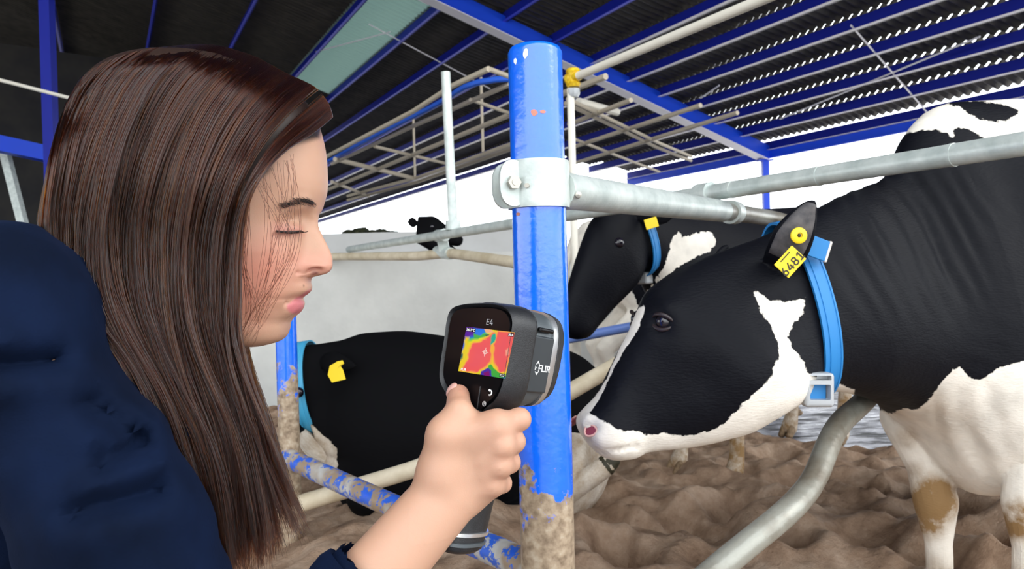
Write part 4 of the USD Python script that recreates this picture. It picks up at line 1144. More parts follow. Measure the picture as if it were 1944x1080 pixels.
HT = D(0.002, -0.050, -0.022)                                        # top and foot of the grip
HB = U(868, 1042, 0.655)
dv = thing('thermal_camera', 'black handheld thermal camera with a bright false-colour screen, held up by the person', 'thermal camera', HB)
part(dv, 'bumper', skin_rings(np.array([ring(-0.004, 0.80), ring(-0.001, 0.90), ring(0.003, 0.945), ring(0.004, 0.97), ring(0.001, 1.0), ring(-0.006, 1.03), ring(-0.014, 1.045), ring(-0.021, 1.04), ring(-0.0245, 1.02), ring(-0.0255, 0.97), ring(-0.0255, 0.9)])), M['dev_black'], smooth=50, label='thick black rubber bumper round the screen')
part(dv, 'face_plate', skin_rings(np.array([ring(-0.010, 0.90), ring(0.0015, 0.90), ring(0.0028, 0.885), ring(0.0028, 0.5)])), M['dev_face'], smooth=40, label='glossy black face plate')
# upper half of the outline for the body behind the bumper
bo = np.array([[0.041 * np.sign(math.cos(a)) * abs(math.cos(a)) ** 0.55, 0.047 * np.sign(math.sin(a)) * abs(math.sin(a)) ** 0.6 - 0.002] for a in np.linspace(0, 2 * np.pi, 80, endpoint=False)])


def bring(z, s, dy=0.0):
    return D(fc[0] + bo[:, 0] * s, bo[:, 1] * s + dy, z)


part(dv, 'housing', skin_rings(np.array([bring(-0.018, 0.99), bring(-0.026, 0.985), bring(-0.045, 0.94, 0.001), bring(-0.056, 0.90, 0.002)])), M['dev_grey'], smooth=40)
part(dv, 'side_panel', box_at(D(fc[0] + 0.0385, -0.003, -0.041), unit(-DZ - 0.12 * DX), DY, unit(DX - 0.12 * DZ), (0.030, 0.050, 0.004), 0.0018), M['dev_side'], smooth=30, label='dark side panel carrying the white lettering')
part(dv, 'side_slot', box_at(D(fc[0] + 0.0395, 0.0275, -0.041), unit(-DZ - 0.12 * DX), DY, unit(DX - 0.12 * DZ), (0.022, 0.004, 0.004), 0.0015), M['dev_face'], smooth=30)
part(dv, 'trim_band', skin_rings(np.array([bring(-0.0545, 0.90, 0.002), bring(-0.055, 0.945, 0.002), bring(-0.062, 0.93, 0.002), bring(-0.0645, 0.88, 0.003)])), M['dev_silver'], smooth=40, label='silver band before the lens end')
part(dv, 'lens_hood', skin_rings(np.array([bring(-0.062, 0.86, 0.003), bring(-0.064, 0.92, 0.003), bring(-0.072, 0.86, 0.004), bring(-0.078, 0.74, 0.006), bring(-0.078, 0.55, 0.006), bring(-0.070, 0.5, 0.006)])), M['dev_black'], smooth=40)
part(dv, 'lens', lathe(D(fc[0], 0.012, -0.074), -DZ, [(0, 0), (0.014, 0), (0.014, 0.004), (0.011, 0.006), (0, 0.007)]), M['lens_glass'])
g0, g1 = HT, HB
ga = unit(g1 - g0)
gr = []
for k, (a, b, off) in ((0.0, (0.024, 0.030, 0)), (0.12, (0.0195, 0.024, 0)), (0.3, (0.0165, 0.020, 0.0)), (0.55, (0.0160, 0.020, 0.001)), (0.8, (0.0165, 0.021, 0.001)), (0.9, (0.017, 0.0215, 0.0)), (0.97, (0.0165, 0.021, 0.0)), (1.0, (0.013, 0.017, 0.0))):
    t = np.linspace(0, 2 * np.pi, 40, endpoint=False)
    c = g0 + (g1 - g0) * k
    gr.append(c + (a * np.sign(np.cos(t)) * np.abs(np.cos(t)) ** 0.8)[:, None] * DX + (b * np.sign(np.sin(t)) * np.abs(np.sin(t)) ** 0.8)[:, None] * DZ)
gp = part(dv, 'grip', skin_rings(np.array(gr)), M['dev_black'], smooth=40, label='black pistol grip inside the closed hand')
for k, m in ((0.86, M['dev_silver']), (0.93, M['dev_grey'])):
    t = np.linspace(0, 2 * np.pi, 40, endpoint=False)
    R = []
    for kk, s in ((k - 0.014, 1.0), (k - 0.012, 1.07), (k + 0.012, 1.07), (k + 0.014, 1.0)):
        c = g0 + (g1 - g0) * kk
        R.append(c + (0.0172 * s * np.sign(np.cos(t)) * np.abs(np.cos(t)) ** 0.8)[:, None] * DX + (0.0215 * s * np.sign(np.sin(t)) * np.abs(np.sin(t)) ** 0.8)[:, None] * DZ)
    part(gp, 'battery_band', skin_rings(np.array(R)), m, smooth=40)
part(dv, 'trigger', box_at(D(0.0, -0.062, -0.050), DX, DY, DZ, (0.012, 0.022, 0.014), 0.005), M['dev_grey'])
# the screen: a heat picture in false colours
sc = dev_xy(*Z3([(275, 250), (655, 295), (580, 660), (210, 600)]).T, 0.0032)
nu, nv = 92, 88
uu, vv = np.meshgrid(np.linspace(0, 1, nu), np.linspace(0, 1, nv))


def bil(u, v):
    u, v = np.asarray(u)[..., None], np.asarray(v)[..., None]
    return (1 - u) * (1 - v) * sc[0] + u * (1 - v) * sc[1] + u * v * sc[2] + (1 - u) * v * sc[3]


cz = np.array([(275, 250), (655, 295), (580, 660), (210, 600)], float)
zz = ((1 - uu) * (1 - vv))[..., None] * cz[0] + (uu * (1 - vv))[..., None] * cz[1] + (uu * vv)[..., None] * cz[2] + ((1 - uu) * vv)[..., None] * cz[3]
zp = zz.reshape(-1, 2)
zn = zp + 14 * np.stack([meshkit.noise(np.c_[zp / 26, zp[:, :1] * 0], 3) - 0.5, meshkit.noise(np.c_[zp / 26, zp[:, :1] * 0 + 5], 4) - 0.5], -1)
hot = np.maximum(poly_sd(zn, [(318, 388), (400, 365), (455, 335), (498, 292), (512, 300), (478, 372), (468, 410), (476, 470), (472, 520), (450, 552), (405, 585), (370, 612), (230, 596), (250, 560), (290, 500), (302, 430)]), poly_sd(zn, [(530, 285), (660, 298), (588, 600), (545, 612), (500, 545), (496, 450), (498, 395), (520, 330)]))
stops = [(-75, (0.10, 0.02, 0.35)), (-58, (0.02, 0.12, 0.65)), (-46, (0.03, 0.45, 0.30)), (-34, (0.25, 0.62, 0.06)), (-20, (0.80, 0.72, 0.03)), (-7, (0.92, 0.55, 0.04)), (1, (0.95, 0.32, 0.10)), (8, (0.90, 0.115, 0.115)), (60, (0.86, 0.11, 0.13))]
colr = np.stack([np.interp(hot, [s[0] for s in stops], [s[1][k] for s in stops]) for k in range(3)], -1)


def over(poly, c, soft=5.0):
    global colr
    a = np.clip(poly_sd(zn, poly) / soft + 0.5, 0, 1)[:, None]
    colr = colr * (1 - a) + np.array(c) * a


over([(225, 470), (260, 400), (265, 330), (300, 330), (290, 420), (240, 590), (205, 600)], (0.85, 0.62, 0.03), 18)
over([(215, 470), (245, 455), (245, 500), (215, 540)], (0.02, 0.12, 0.10), 10)
over([(330, 262), (425, 268), (430, 300), (395, 315), (340, 300)], (0.02, 0.20, 0.80), 8)
over([(335, 300), (395, 318), (450, 300), (440, 330), (370, 345), (335, 335)], (0.06, 0.45, 0.08), 8)
over([(425, 312), (470, 306), (462, 316), (430, 322)], (0.05, 0.02, 0.10), 4)
over([(425, 265), (490, 272), (500, 290), (440, 300)], (0.90, 0.45, 0.25), 8)
over([(484, 320), (512, 304), (516, 340), (490, 385), (462, 392)], (0.02, 0.42, 0.30), 6)
over([(455, 560), (478, 545), (500, 580), (560, 630), (540, 660), (440, 640)], (0.06, 0.42, 0.06), 6)
over([(395, 610), (450, 570), (470, 600), (480, 650), (380, 640)], (0.06, 0.03, 0.40), 7)
over([(420, 615), (455, 600), (462, 645), (425, 640)], (0.22, 0.01, 0.16), 6)
over([(365, 610), (400, 605), (388, 640), (350, 630)], (0.75, 0.65, 0.03), 5)
over([(478, 400), (496, 400), (490, 480), (482, 545), (470, 540), (478, 470)], (0.95, 0.45, 0.06), 4)
over([(585, 440), (610, 420), (606, 470), (588, 480)], (0.95, 0.40, 0.28), 14)
M['screen'] = mat('screen', {'a': ('attribute', {'attribute': 'thermal_tone'}), 'e': ('emission', {'strength': 0.95}), 'g': ('glossy_bsdf', {'roughness': 0.1, 'color': (0.03, 0.03, 0.03)}), 'm': ('add_closure', {})}, [('a.color', 'e.color'), ('e.emission', 'm.closure1'), ('g.BSDF', 'm.closure2')], 'm.closure')
sp = bil(uu, vv).reshape(-1, 2)
gi = np.arange(nu * nv).reshape(nv, nu)
sq = np.stack([gi[:-1, :-1], gi[1:, :-1], gi[1:, 1:], gi[:-1, 1:]], -1).reshape(-1, 4)
so = part(dv, 'screen', (D(sp[:, 0], sp[:, 1], 0.0036), sq), M['screen'], attrs={'thermal_tone': np.clip(colr, 0, 1)}, label='lit screen with a pink, yellow and green heat picture')


def ui(text, u, v, h, m='print_white'):
    p = bil(u, v)
    ex, ey = bil(u + 0.1, v) - bil(u, v), bil(u, v) - bil(u, v + 0.1)
    X, Y = unit(DX * ex[0] + DY * ex[1]), unit(DX * ey[0] + DY * ey[1])
    part(so, 'readout', text_on(text, h, D(p[0], p[1], 0.0037), X, Y, 0.0003), M[m], smooth=False)


for u0, v0, w0, h0 in ((0.11, 0.06, 0.20, 0.085), (0.94, 0.06, 0.11, 0.08), (0.93, 0.94, 0.11, 0.08)):
    p = [bil(u0 + a * w0 / 2, v0 + b * h0 / 2) for a, b in ((-1, 1), (1, 1), (1, -1), (-1, -1))]
    p = np.array(p)
    part(so, 'readout_box', trimesh.Trimesh(D(p[:, 0], p[:, 1], 0.00365), [[0, 1, 2], [0, 2, 3]], process=False), M['dev_face'], smooth=False)
ui('36.2 °C', 0.11, 0.06, 0.0023); ui('38.4', 0.94, 0.06, 0.0019); ui('23.2', 0.93, 0.94, 0.0019); ui('FLIR', 0.11, 0.945, 0.0021)
p = bil(0.50, 0.50)
part(so, 'spot_marker', cat_(lathe(D(p[0], p[1], 0.0037), DZ, [(0.0016, 0), (0.0022, 0), (0.0022, 0.0003), (0.0016, 0.0003), (0.0016, 0)], 20), *[box_at(D(p[0] + 0.0031 * a, p[1] + 0.0031 * b, 0.0038), DX, DY, DZ, (0.0016 if a else 0.0005, 0.0016 if b else 0.0005, 0.0003)) for a, b in ((1, 0), (-1, 0), (0, 1), (0, -1))]), plain('marker', (0.85, 0.55, 0.5), 0.5), smooth=False)


def face_pt(zx, zy, z=0.003):
    p = dev_xy(820 + zx / 4.154, 560 + zy / 4.154, z)
    return D(p[0], p[1], z)


ta = bil(0.7, 0.1) - bil(0.2, 0.1); TX = unit(DX * ta[0] + DY * ta[1]); TY = unit(np.cross(DZ, TX))
part(dv, 'model_mark', text_on('E4', 0.0052, face_pt(457, 213), TX, TY, 0.0003, bold=False), plain('print_grey', (0.38, 0.38, 0.40), 0.5), smooth=False)
g = face_pt(180, 714)
part(dv, 'button_icon', to_tri(to_man(box_at(g, TX, TY, DZ, (0.0042, 0.0042, 0.0006), 0.0002)) - to_man(box_at(g, TX, TY, DZ, (0.0020, 0.0020, 0.002)))), M['print_white'], smooth=False)
g = face_pt(458, 770)
arc = [g + TX * 0.0021 * math.cos(a) + TY * 0.0021 * math.sin(a) for a in np.linspace(-2.0, 1.9, 14)]
part(dv, 'button_icon', cat_(tube(arc, 0.0006, 6), m3tri := to_tri(m3.Manifold.hull_points(np.array([arc[-1] + TY * 0.0014, arc[-1] - TY * 0.0014, arc[-1] - TX * 0.0022, arc[-1] + DZ * 0.0006 - TX * 0.0006]).astype(np.float32)))), M['print_white'], smooth=False)
g = face_pt(412, 857)
part(dv, 'button_icon', cat_(tube([g + TX * 0.0019 * math.cos(a) + TY * 0.0019 * math.sin(a) for a in np.linspace(0, 6.28, 20)], 0.0004, 6), box_at(g + TY * 0.0003, TX, TY, DZ, (0.0006, 0.0022, 0.0006))), plain('icon_grey', (0.5, 0.5, 0.5), 0.5), smooth=False)
part(dv, 'button_ridge', box_at(face_pt(368, 810), TX, TY, DZ, (0.0016, 0.020, 0.0012), 0.0005), M['dev_black'])
part(dv, 'screen_edge', box_at(face_pt(197, 425, 0.002), unit(np.cross(TY, DZ)), unit(D(*sc[0]) - D(*sc[3])), DZ, (0.0045, 0.060, 0.001), 0.0004), M['dev_silver'], label='bright strip left of the screen')
sX, sY, sZ = unit(-DZ - 0.12 * DX), DY, unit(DX - 0.12 * DZ)
sC = D(fc[0] + 0.0385, -0.003, -0.041) + sZ * 0.0019
part(dv, 'brand_mark', text_on('FLIR', 0.0056, sC + sX * 0.0062 - sY * 0.003, sX, sY, 0.0004), M['print_white'], smooth=False)
lg = []
lc = sC - sX * 0.0042 - sY * 0.003
for pts in ([(0, .0080), (.0034, .0038), (0, .0052), (-.0034, .0038)], [(0, -.0080), (.0034, -.0038), (0, -.0052), (-.0034, -.0038)], [(.0040, .0026), (.0040, -.0026), (.0016, 0.0)], [(-.0040, .0026), (-.0040, -.0026), (-.0016, 0.0)]):
    from shapely.geometry import Polygon
    e = trimesh.creation.extrude_polygon(Polygon(pts), 0.0004, engine='earcut')
    e.vertices = lc + e.vertices * [0.8, 0.8, 1] @ np.array([sX, sY, sZ])
    lg.append(e)
part(dv, 'brand_logo', cat_(*lg), M['print_white'], smooth=False)

# ------------------------------------------------------------------ the person: head
HD = 0.70
prof = np.array([  # row y, profile x, face without nose and lips, middle, back, half width
    (104, 372, 372, 345, 322, 0.012), (108, 405, 405, 345, 292, 0.026), (118, 452, 452, 345, 246, 0.043), (135, 500, 500, 347, 208, 0.055), (160, 545, 545, 350, 180, 0.064), (200, 585, 585, 350, 156, 0.071), (250, 607, 607, 353, 144, 0.0745), (300, 616.5, 616.5, 356, 140, 0.076), (342, 618.5, 618, 360, 140, 0.0765),
    (362, 617.5, 616, 362, 130, 0.076), (378, 614, 611, 364, 135, 0.0755), (395, 608.5, 605, 366, 141, 0.075), (410, 604, 599, 368, 148, 0.074), (421, 603.5, 595, 369, 153, 0.0735), (432, 605, 592, 370, 159, 0.073), (445, 611, 591, 372, 166, 0.0725), (458, 617.5, 590, 373, 173, 0.072), (470, 623.5, 589, 375, 180, 0.0715),
    (482, 628.5, 588.5, 377, 187, 0.071), (493, 631, 588, 378, 194, 0.070), (503, 631, 587.5, 379, 201, 0.0695), (511, 628.5, 587, 380, 207, 0.069), (517, 623, 586.5, 381, 212, 0.0685), (521, 614, 586, 382, 216, 0.068), (524, 600, 585.5, 383, 219, 0.0678), (527, 589, 585, 383, 222, 0.0675), (534, 586.5, 583.5, 384, 228, 0.067),
    (544, 589.5, 581, 386, 238, 0.066), (551, 588.5, 579, 387, 246, 0.0652), (558, 581, 576, 388, 254, 0.0645), (564, 571.5, 573, 389, 262, 0.0635), (567, 569.5, 572, 390, 266, 0.063), (571, 573, 571, 391, 271, 0.0625), (577, 575, 568.5, 392, 280, 0.0615), (584, 573.5, 566, 394, 292, 0.060), (591, 569.5, 563, 397, 304, 0.0585),
    (598, 561, 558, 402, 316, 0.057), (605, 552, 552.5, 407, 330, 0.0555), (613, 547, 549, 413, 346, 0.054), (622, 546, 547, 420, 364, 0.052), (632, 543.5, 543.5, 428, 384, 0.0485), (641, 538, 538, 438, 405, 0.044), (648, 528, 528, 450, 428, 0.038), (653, 513, 513, 465, 446, 0.030), (656, 500, 500, 478, 462, 0.018)])
ys = np.r_[np.arange(104, 360, 4.0), np.arange(360, 656.1, 1.6)]
f_ = [PchipInterpolator(prof[:, 0], prof[:, k])(ys) for k in range(1, 6)]
u_ = np.linspace(-1, 1, 141)[:-1]
th = np.pi * np.sign(u_) * np.abs(u_) ** 1.7
rows = []
for y, xf, xb, xc, xk, w in zip(ys, *f_):
    cs, sn = np.cos(th), np.sin(th)
    ef = 0.86
    xx = np.where(cs > 0, xc + (xb - xc) * np.abs(cs) ** ef, xc - (xc - xk) * np.abs(cs) ** 0.95)
    ll = w * np.sign(sn) * np.abs(sn) ** 0.9
    wn = np.interp(y, [380, 420, 450, 480, 505, 520, 530, 545, 560, 590, 610], [0.020, 0.0085, 0.0085, 0.0105, 0.0125, 0.0125, 0.020, 0.024, 0.026, 0.024, 0.03])
    bump_ = (xf - xb) * np.exp(-(np.abs(ll) / wn) ** 2.4)
    # the wings of the nose
    ala = 15 * np.exp(-((np.abs(ll) - 0.0135) / 0.0055) ** 2) * np.exp(-((y - 507) / 11.5) ** 2)
    xx = np.where(cs > 0, xx + bump_ + ala, xx)
    rows.append(U(xx, np.full_like(xx, y), HD) - ll[:, None] * FWD)
head = skin_rings(np.array(rows))
HV = head.vertices
for it in range(2):
    HN = vnormals(head)
MID = U(500, 400, HD)


def hmirror(p):
    return p + 2 * ((MID - p) @ FWD) * FWD


def hdent(px, py, r, amt, stretch=None):
    q = PX(head.vertices); nn = vnormals(head)
    p = near_point(head.vertices, px, py, 4)
    for c in (p, hmirror(p)):
        d = head.vertices - c
        if stretch:
            a = unit(RT * stretch[0] - UP * stretch[1]); k = d @ a
            d2 = (d ** 2).sum(1) - k ** 2 + (k / stretch[2]) ** 2
        else:
            d2 = (d ** 2).sum(1)
        head.vertices += (np.exp(-d2 / r ** 2) * amt)[:, None] * nn


hdent(565, 424, 0.013, -0.0065); hdent(540, 434, 0.016, -0.0035); hdent(583, 418, 0.008, -0.003)
hdent(553, 431, 0.0075, 0.0058, (1, 0.1, 1.7)); hdent(556, 417, 0.0022, -0.0014, (1, -0.05, 5)); hdent(549, 441, 0.0018, -0.0014, (1, 0.02, 7)); hdent(545, 452, 0.006, 0.0012, (1, 0.1, 2))
hdent(570, 391, 0.008, 0.0028, (1, -0.1, 2.4))
hdent(500, 480, 0.028, 0.0030); hdent(560, 498, 0.0025, -0.0022, (0.25, 1, 3)); hdent(567, 521, 0.002, -0.0016, (1, 0.3, 3)); hdent(596, 519, 0.0042, -0.0075, (1, 0.1, 1.8))
hdent(546, 579, 0.003, -0.003); hdent(558, 572, 0.0018, -0.002, (1, -0.5, 4)); hdent(563, 599, 0.004, -0.0012, (1, -0.2, 3)); hdent(520, 560, 0.014, 0.0018); hdent(533, 595, 0.007, -0.0012)
# the ear, under the hair
HVE = head.vertices

# ------------------------------------------------------------------ hand and forearm (right), closed round the grip


def gx_(k, r, a):
    """A point round the grip: k along it, r from its axis, a = angle from towards the viewer (DX) to the front (-DZ)."""
    return g0 + (g1 - g0) * k + DX * r * math.cos(a) - DZ * r * math.sin(a)


tip_p = dev_xy(884, 752, 0.004)
th_tip = D(tip_p[0], tip_p[1], 0.0125)
wr = U(852, 938, 0.640)
el = U(450, 1400, 0.575)
fa = unit(el - wr)
wside = unit(np.cross(fa, FWD))                                      # across the wrist in the picture
if wside @ RT < 0:
    wside = -wside
mcp = [U(944, 808, 0.630), U(954, 845, 0.628), U(950, 882, 0.631), U(936, 918, 0.637)]
pip_ = [U(986, 796, 0.641), U(975, 838, 0.640), U(967, 877, 0.643), U(953, 917, 0.648)]
dip = [U(969, 800, 0.668), U(960, 842, 0.669), U(953, 881, 0.670), U(940, 918, 0.671)]
tip = [U(940, 806, 0.682), U(930, 848, 0.683), U(925, 886, 0.683), U(916, 922, 0.681)]
rad = [(0.0104, 0.0096, 0.0084, 0.0074), (0.0104, 0.0098, 0.0085, 0.0075), (0.0100, 0.0092, 0.0080, 0.0071), (0.0092, 0.0082, 0.0072, 0.0065)]
carp = [wr + wside * k - fa * 0.012 for k in (-0.012, -0.004, 0.005, 0.014)]
tc = [U(838, 893, 0.636), U(846, 825, 0.632), U(871, 783, 0.637), th_tip]
tr = [0.0165, 0.0135, 0.0112, 0.0098]


def hand_fn(P):
    d = sd_cone(P, wr + wside * 0.008, el + wside * 0.006, 0.0190, 0.030)
    d = smin(d, sd_cone(P, wr - wside * 0.009, el - wside * 0.006, 0.0190, 0.030), 0.02)
    for i in range(4):
        d = smin(d, sd_cone(P, carp[i], mcp[i], 0.0135, 0.0108), 0.009)
    d = smin(d, sd_ell(P, U(885, 868, 0.648), (0.030, 0.014, 0.042), None), 0.012)
    d = smin(d, sd_cone(P, wr - wside * 0.008 - fa * 0.008, tc[0], 0.018, tr[0]), 0.015)
    d = smin(d, sd_cone(P, tc[0], tc[1], tr[0], tr[1]), 0.014)
    d = smin(d, sd_cone(P, tc[1], mcp[0], 0.0105, 0.0095), 0.016)    # the web between thumb and first finger
    t = np.minimum(sd_cone(P, tc[1], tc[2], tr[1], tr[2]), sd_cone(P, tc[2], tc[3], tr[2], tr[3]))
    t = smin(sd_cone(P, tc[1], tc[2], tr[1], tr[2]), sd_cone(P, tc[2], tc[3], tr[2], tr[3]), 0.004)
    d = smin(d, t, 0.007)
    fs = None
    for i in range(4):
        r = rad[i]
        f = sd_cone(P, mcp[i], pip_[i], r[0], r[1])
        f = smin(f, sd_cone(P, pip_[i], dip[i], r[1] * 0.98, r[2]), 0.003)
        f = smin(f, sd_cone(P, dip[i], tip[i], r[2], r[3]), 0.003)
        fs = f if fs is None else smin(fs, f, 0.0012)
    d = smin(d, fs, 0.0035)
    for i in range(4):                                               # knuckles
        d = smin(d, sd_ell(P, mcp[i] - FWD * 0.004, (0.0085,) * 3), 0.004)
    for i in range(4):                                               # tendons on the back of the hand
        d = d - 0.0011 * np.exp(-(sd_cone(P, carp[i] * 0.4 + mcp[i] * 0.6 - FWD * 0.012, mcp[i] - FWD * 0.010, 0, 0) / 0.005) ** 2)
    return d


hp = np.vstack([mcp, pip_, dip, tip, tc, carp])
hm = surface_nets(hand_fn, hp.min(0) - 0.028, hp.max(0) + 0.028, 0.0019)
lo = np.minimum(el, wr) - 0.05; hi = np.maximum(el, wr) + 0.05
arm = surface_nets(lambda P: smin(sd_cone(P, wr + wside * 0.008, el + wside * 0.006, 0.0190, 0.030), sd_cone(P, wr - wside * 0.009, el - wside * 0.006, 0.0190, 0.030), 0.02), lo, hi, 0.004)
NB, PV = np.array([-0.405, 0.715, 0.925]), np.array([-0.80, 0.73, 0.52])
SR, SLF = U(-20, 600, 0.565), np.array([-0.41, 0.875, 0.92])
solids = [to_man(head)] + chain([(U(385, 480, HD), 0.060), (U(330, 590, HD), 0.058), (U(215, 640, 0.705), 0.060), (NB, 0.085), (NB + (PV - NB) * 0.45, 0.115), (PV, 0.125)])
solids += chain([(NB, 0.06), (SR, 0.05), (el, 0.036)]) + chain([(NB, 0.06), (SLF, 0.05), ([-0.56, 0.97, 0.62], 0.038), ([-0.52, 0.84, 0.42], 0.03), ([-0.50, 0.80, 0.40], 0.035)])
solids += [to_man(taubin(hm, 6)), to_man(taubin(arm, 4))]
for s_y in (-0.09, 0.09):
    solids += chain([(PV + [0, s_y, -0.02], 0.085), (PV + [0.40, s_y * 1.3, -0.10], 0.055), (PV + [0.18, s_y * 1.2, -0.42], 0.04)])
m = solids[0]
for s in solids[1:]:
    m = m + s
body = to_tri(m)
bq = PX(body.vertices)
# skin tones: lips, warm cheeks, the scalp under the hair
tint = np.tile(np.array([0.50, 0.29, 0.198]), (len(bq), 1))


def dab(poly, c, soft, near=None):
    global tint
    a = np.clip(poly_sd(bq[:, :2], poly) / soft + 0.5, 0, 1)
    if near is not None:
        a = a * near
    tint = tint * (1 - a[:, None]) + np.array(c) * a[:, None]


is_head = (bq[:, 2] < 0.80) & (bq[:, 2] > 0.6) & (bq[:, 1] < 680) & (bq[:, 0] > 80) & (bq[:, 0] < 660)
hx = is_head.astype(float)
dab([(440, 470), (520, 450), (560, 490), (545, 540), (480, 600), (430, 600)], (0.54, 0.235, 0.165), 90, hx)
dab([(560, 490), (600, 490), (632, 480), (632, 520), (590, 525), (560, 522)], (0.55, 0.26, 0.19), 40, hx)
dab([(520, 425), (575, 430), (575, 446), (520, 446)], (0.45, 0.20, 0.15), 16, hx)
dab([(592, 549), (583, 560), (570, 567.5), (556, 574), (545, 580.5), (556, 569), (572, 560), (584, 551)], (0.48, 0.15, 0.15), 3, hx)
dab([(545, 579), (556, 573), (569, 567), (577, 572), (577, 580), (573, 591), (563, 597), (552, 594), (545, 587)], (0.55, 0.17, 0.18), 4, hx)
dab([(592, 516), (603, 516), (604, 521), (592, 522)], (0.16, 0.05, 0.04), 3, hx)
tint_p = near_point(body.vertices, 581, 545, 5)
a = np.exp(-(((body.vertices - tint_p) ** 2).sum(1) / 0.0011 ** 2))[:, None]
tint = tint * (1 - 0.8 * a) + np.array([0.12, 0.05, 0.035]) * 0.8 * a
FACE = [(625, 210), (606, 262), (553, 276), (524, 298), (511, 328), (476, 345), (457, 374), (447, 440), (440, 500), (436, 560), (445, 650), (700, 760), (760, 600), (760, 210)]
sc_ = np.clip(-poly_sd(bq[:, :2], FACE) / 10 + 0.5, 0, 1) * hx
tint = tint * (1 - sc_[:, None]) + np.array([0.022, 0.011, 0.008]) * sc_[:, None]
# the thumb nail and reddened knuckles
a = np.exp(-(((body.vertices - th_tip) ** 2).sum(1) / 0.017 ** 2))[:, None] * 0.55
tint = tint * (1 - a) + np.array([0.55, 0.24, 0.18]) * a
for c in pip_ + mcp:
    a = np.exp(-(((body.vertices - c) ** 2).sum(1) / 0.012 ** 2))[:, None] * 0.25
    tint = tint * (1 - a) + np.array([0.50, 0.23, 0.17]) * a
M['skin'] = mat('skin', {'a': ('attribute', {'attribute': 'tint'}), 'g': ('geometry', {}), 'n': ('noise_texture', {'scale': 900.0, 'detail': 3}), 'b': ('bump', {'strength': 0.10, 'distance': 0.001}),
                         'p': ('principled_bsdf', {'roughness': 0.46, 'specular_ior_level': 0.35, 'subsurface_weight': 0.12, 'subsurface_scale': 0.004})},
                [('a.color', 'p.base_color'), ('g.position', 'n.vector'), ('n.fac', 'b.height'), ('b.normal', 'p.normal')])
per = thing('person', 'young person in a navy jacket with long dark hair, holding up the camera in profile', 'person', (-0.7, 0.73, 0.03))
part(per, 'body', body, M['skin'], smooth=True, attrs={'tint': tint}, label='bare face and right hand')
M['lash'] = plain('lash', (0.012, 0.008, 0.007), 0.6)
nail_n = unit(DZ * 0.9 + UP * 0.2)
np_ = near_point(body.vertices, 877, 744, 4)
tx = unit(th_tip - tc[2]); tw = unit(np.cross(tx, nail_n)); tn = np.cross(tw, tx)
nl = trimesh.creation.icosphere(3, 1.0); nl.vertices = th_tip + tx * 0.002 + tn * 0.0072 + nl.vertices @ np.array([tx * 0.0075, tw * 0.0070, tn * 0.0032])
part(per, 'thumb_nail', nl, plain('nail', (0.70, 0.40, 0.34), 0.25), smooth=True, label='pink thumb nail')


FV = body.vertices[is_head & (bq[:, 0] > 500) & (bq[:, 1] > 360) & (bq[:, 1] < 470) & (bq[:, 2] < HD + 0.002)]


def face_at(px, py, lift=0.0006):
    p = near_point(FV, px, py, 3.5)
    return U(px, py, (p - EYE) @ FWD - lift)


def face_hair(name, n, fn, w):
    L, Wd = [], []
    for _ in range(n):
        pts, ww = fn()
        L.append(pts); Wd.append(ww)
    return curves(per, name, np.array(L), np.array(Wd) * w, M['lash'])


def brow():
    t = rng.uniform(0, 1)
    x = 541 + 62 * t; y = 394 - 10 * math.sin(t * 2.2) + 2 * t + rng.normal(0, 3.4 * (0.5 + 0.8 * t) * (1.15 - 0.4 * abs(2 * t - 1)))
    p = face_at(x, y)
    dx, dy = (-10 - rng.uniform(0, 8), -3 - 4 * t + rng.normal(0, 2.0))
    s = HD / FPX
    q = [face_at(x + dx * k, y + dy * k, 0.0005 + 0.0006 * k) for k in (0, 0.5, 1.0)]
    return q, [1, 0.8, 0.25]


face_hair('eyebrow', 130, brow, 0.00032)


def lash():
    t = rng.uniform(0, 1)
    x = 524 + 50 * t; y = 438 + 3.0 * math.sin(t * 3.1)
    p = face_at(x, y)
    s = HD / FPX
    ln = 7 + 8 * t
    q = [p + (RT * (ln * k * (0.35 + 0.75 * t)) - UP * (ln * (0.75 * k - 0.45 * k * k * (0.6 + t)))) * s - FWD * 0.006 * k for k in (0, 0.35, 0.7, 1.0)]
    return q, [1, 0.9, 0.6, 0.2]


face_hair('eyelashes', 85, lash, 0.00045)
ll_ = np.array([face_at(x, 437.5 + 3.2 * math.sin((x - 522) / 52 * 3.1), 0.0002) for x in np.linspace(522, 574, 16)])
ll_ = np.c_[np.array([gaussian_filter(ll_[:, k], 1.2) for k in range(3)]).T]
part(per, 'lash_line', tube(ll_, 0.0009 * np.sin(np.linspace(0.3, 2.84, 16)) + 0.0002, 8), M['lash'])

# ------------------------------------------------------------------ jacket, trousers, boots
jl = smooth_path([SR, SR + (el - SR) * 0.5, el], 5)
crease = [np.array(x, float) for x in (((140, 975), (300, 928)), ((-40, 697), (105, 684)), ((190, 880), (275, 838)), ((170, 770), (250, 820)))]


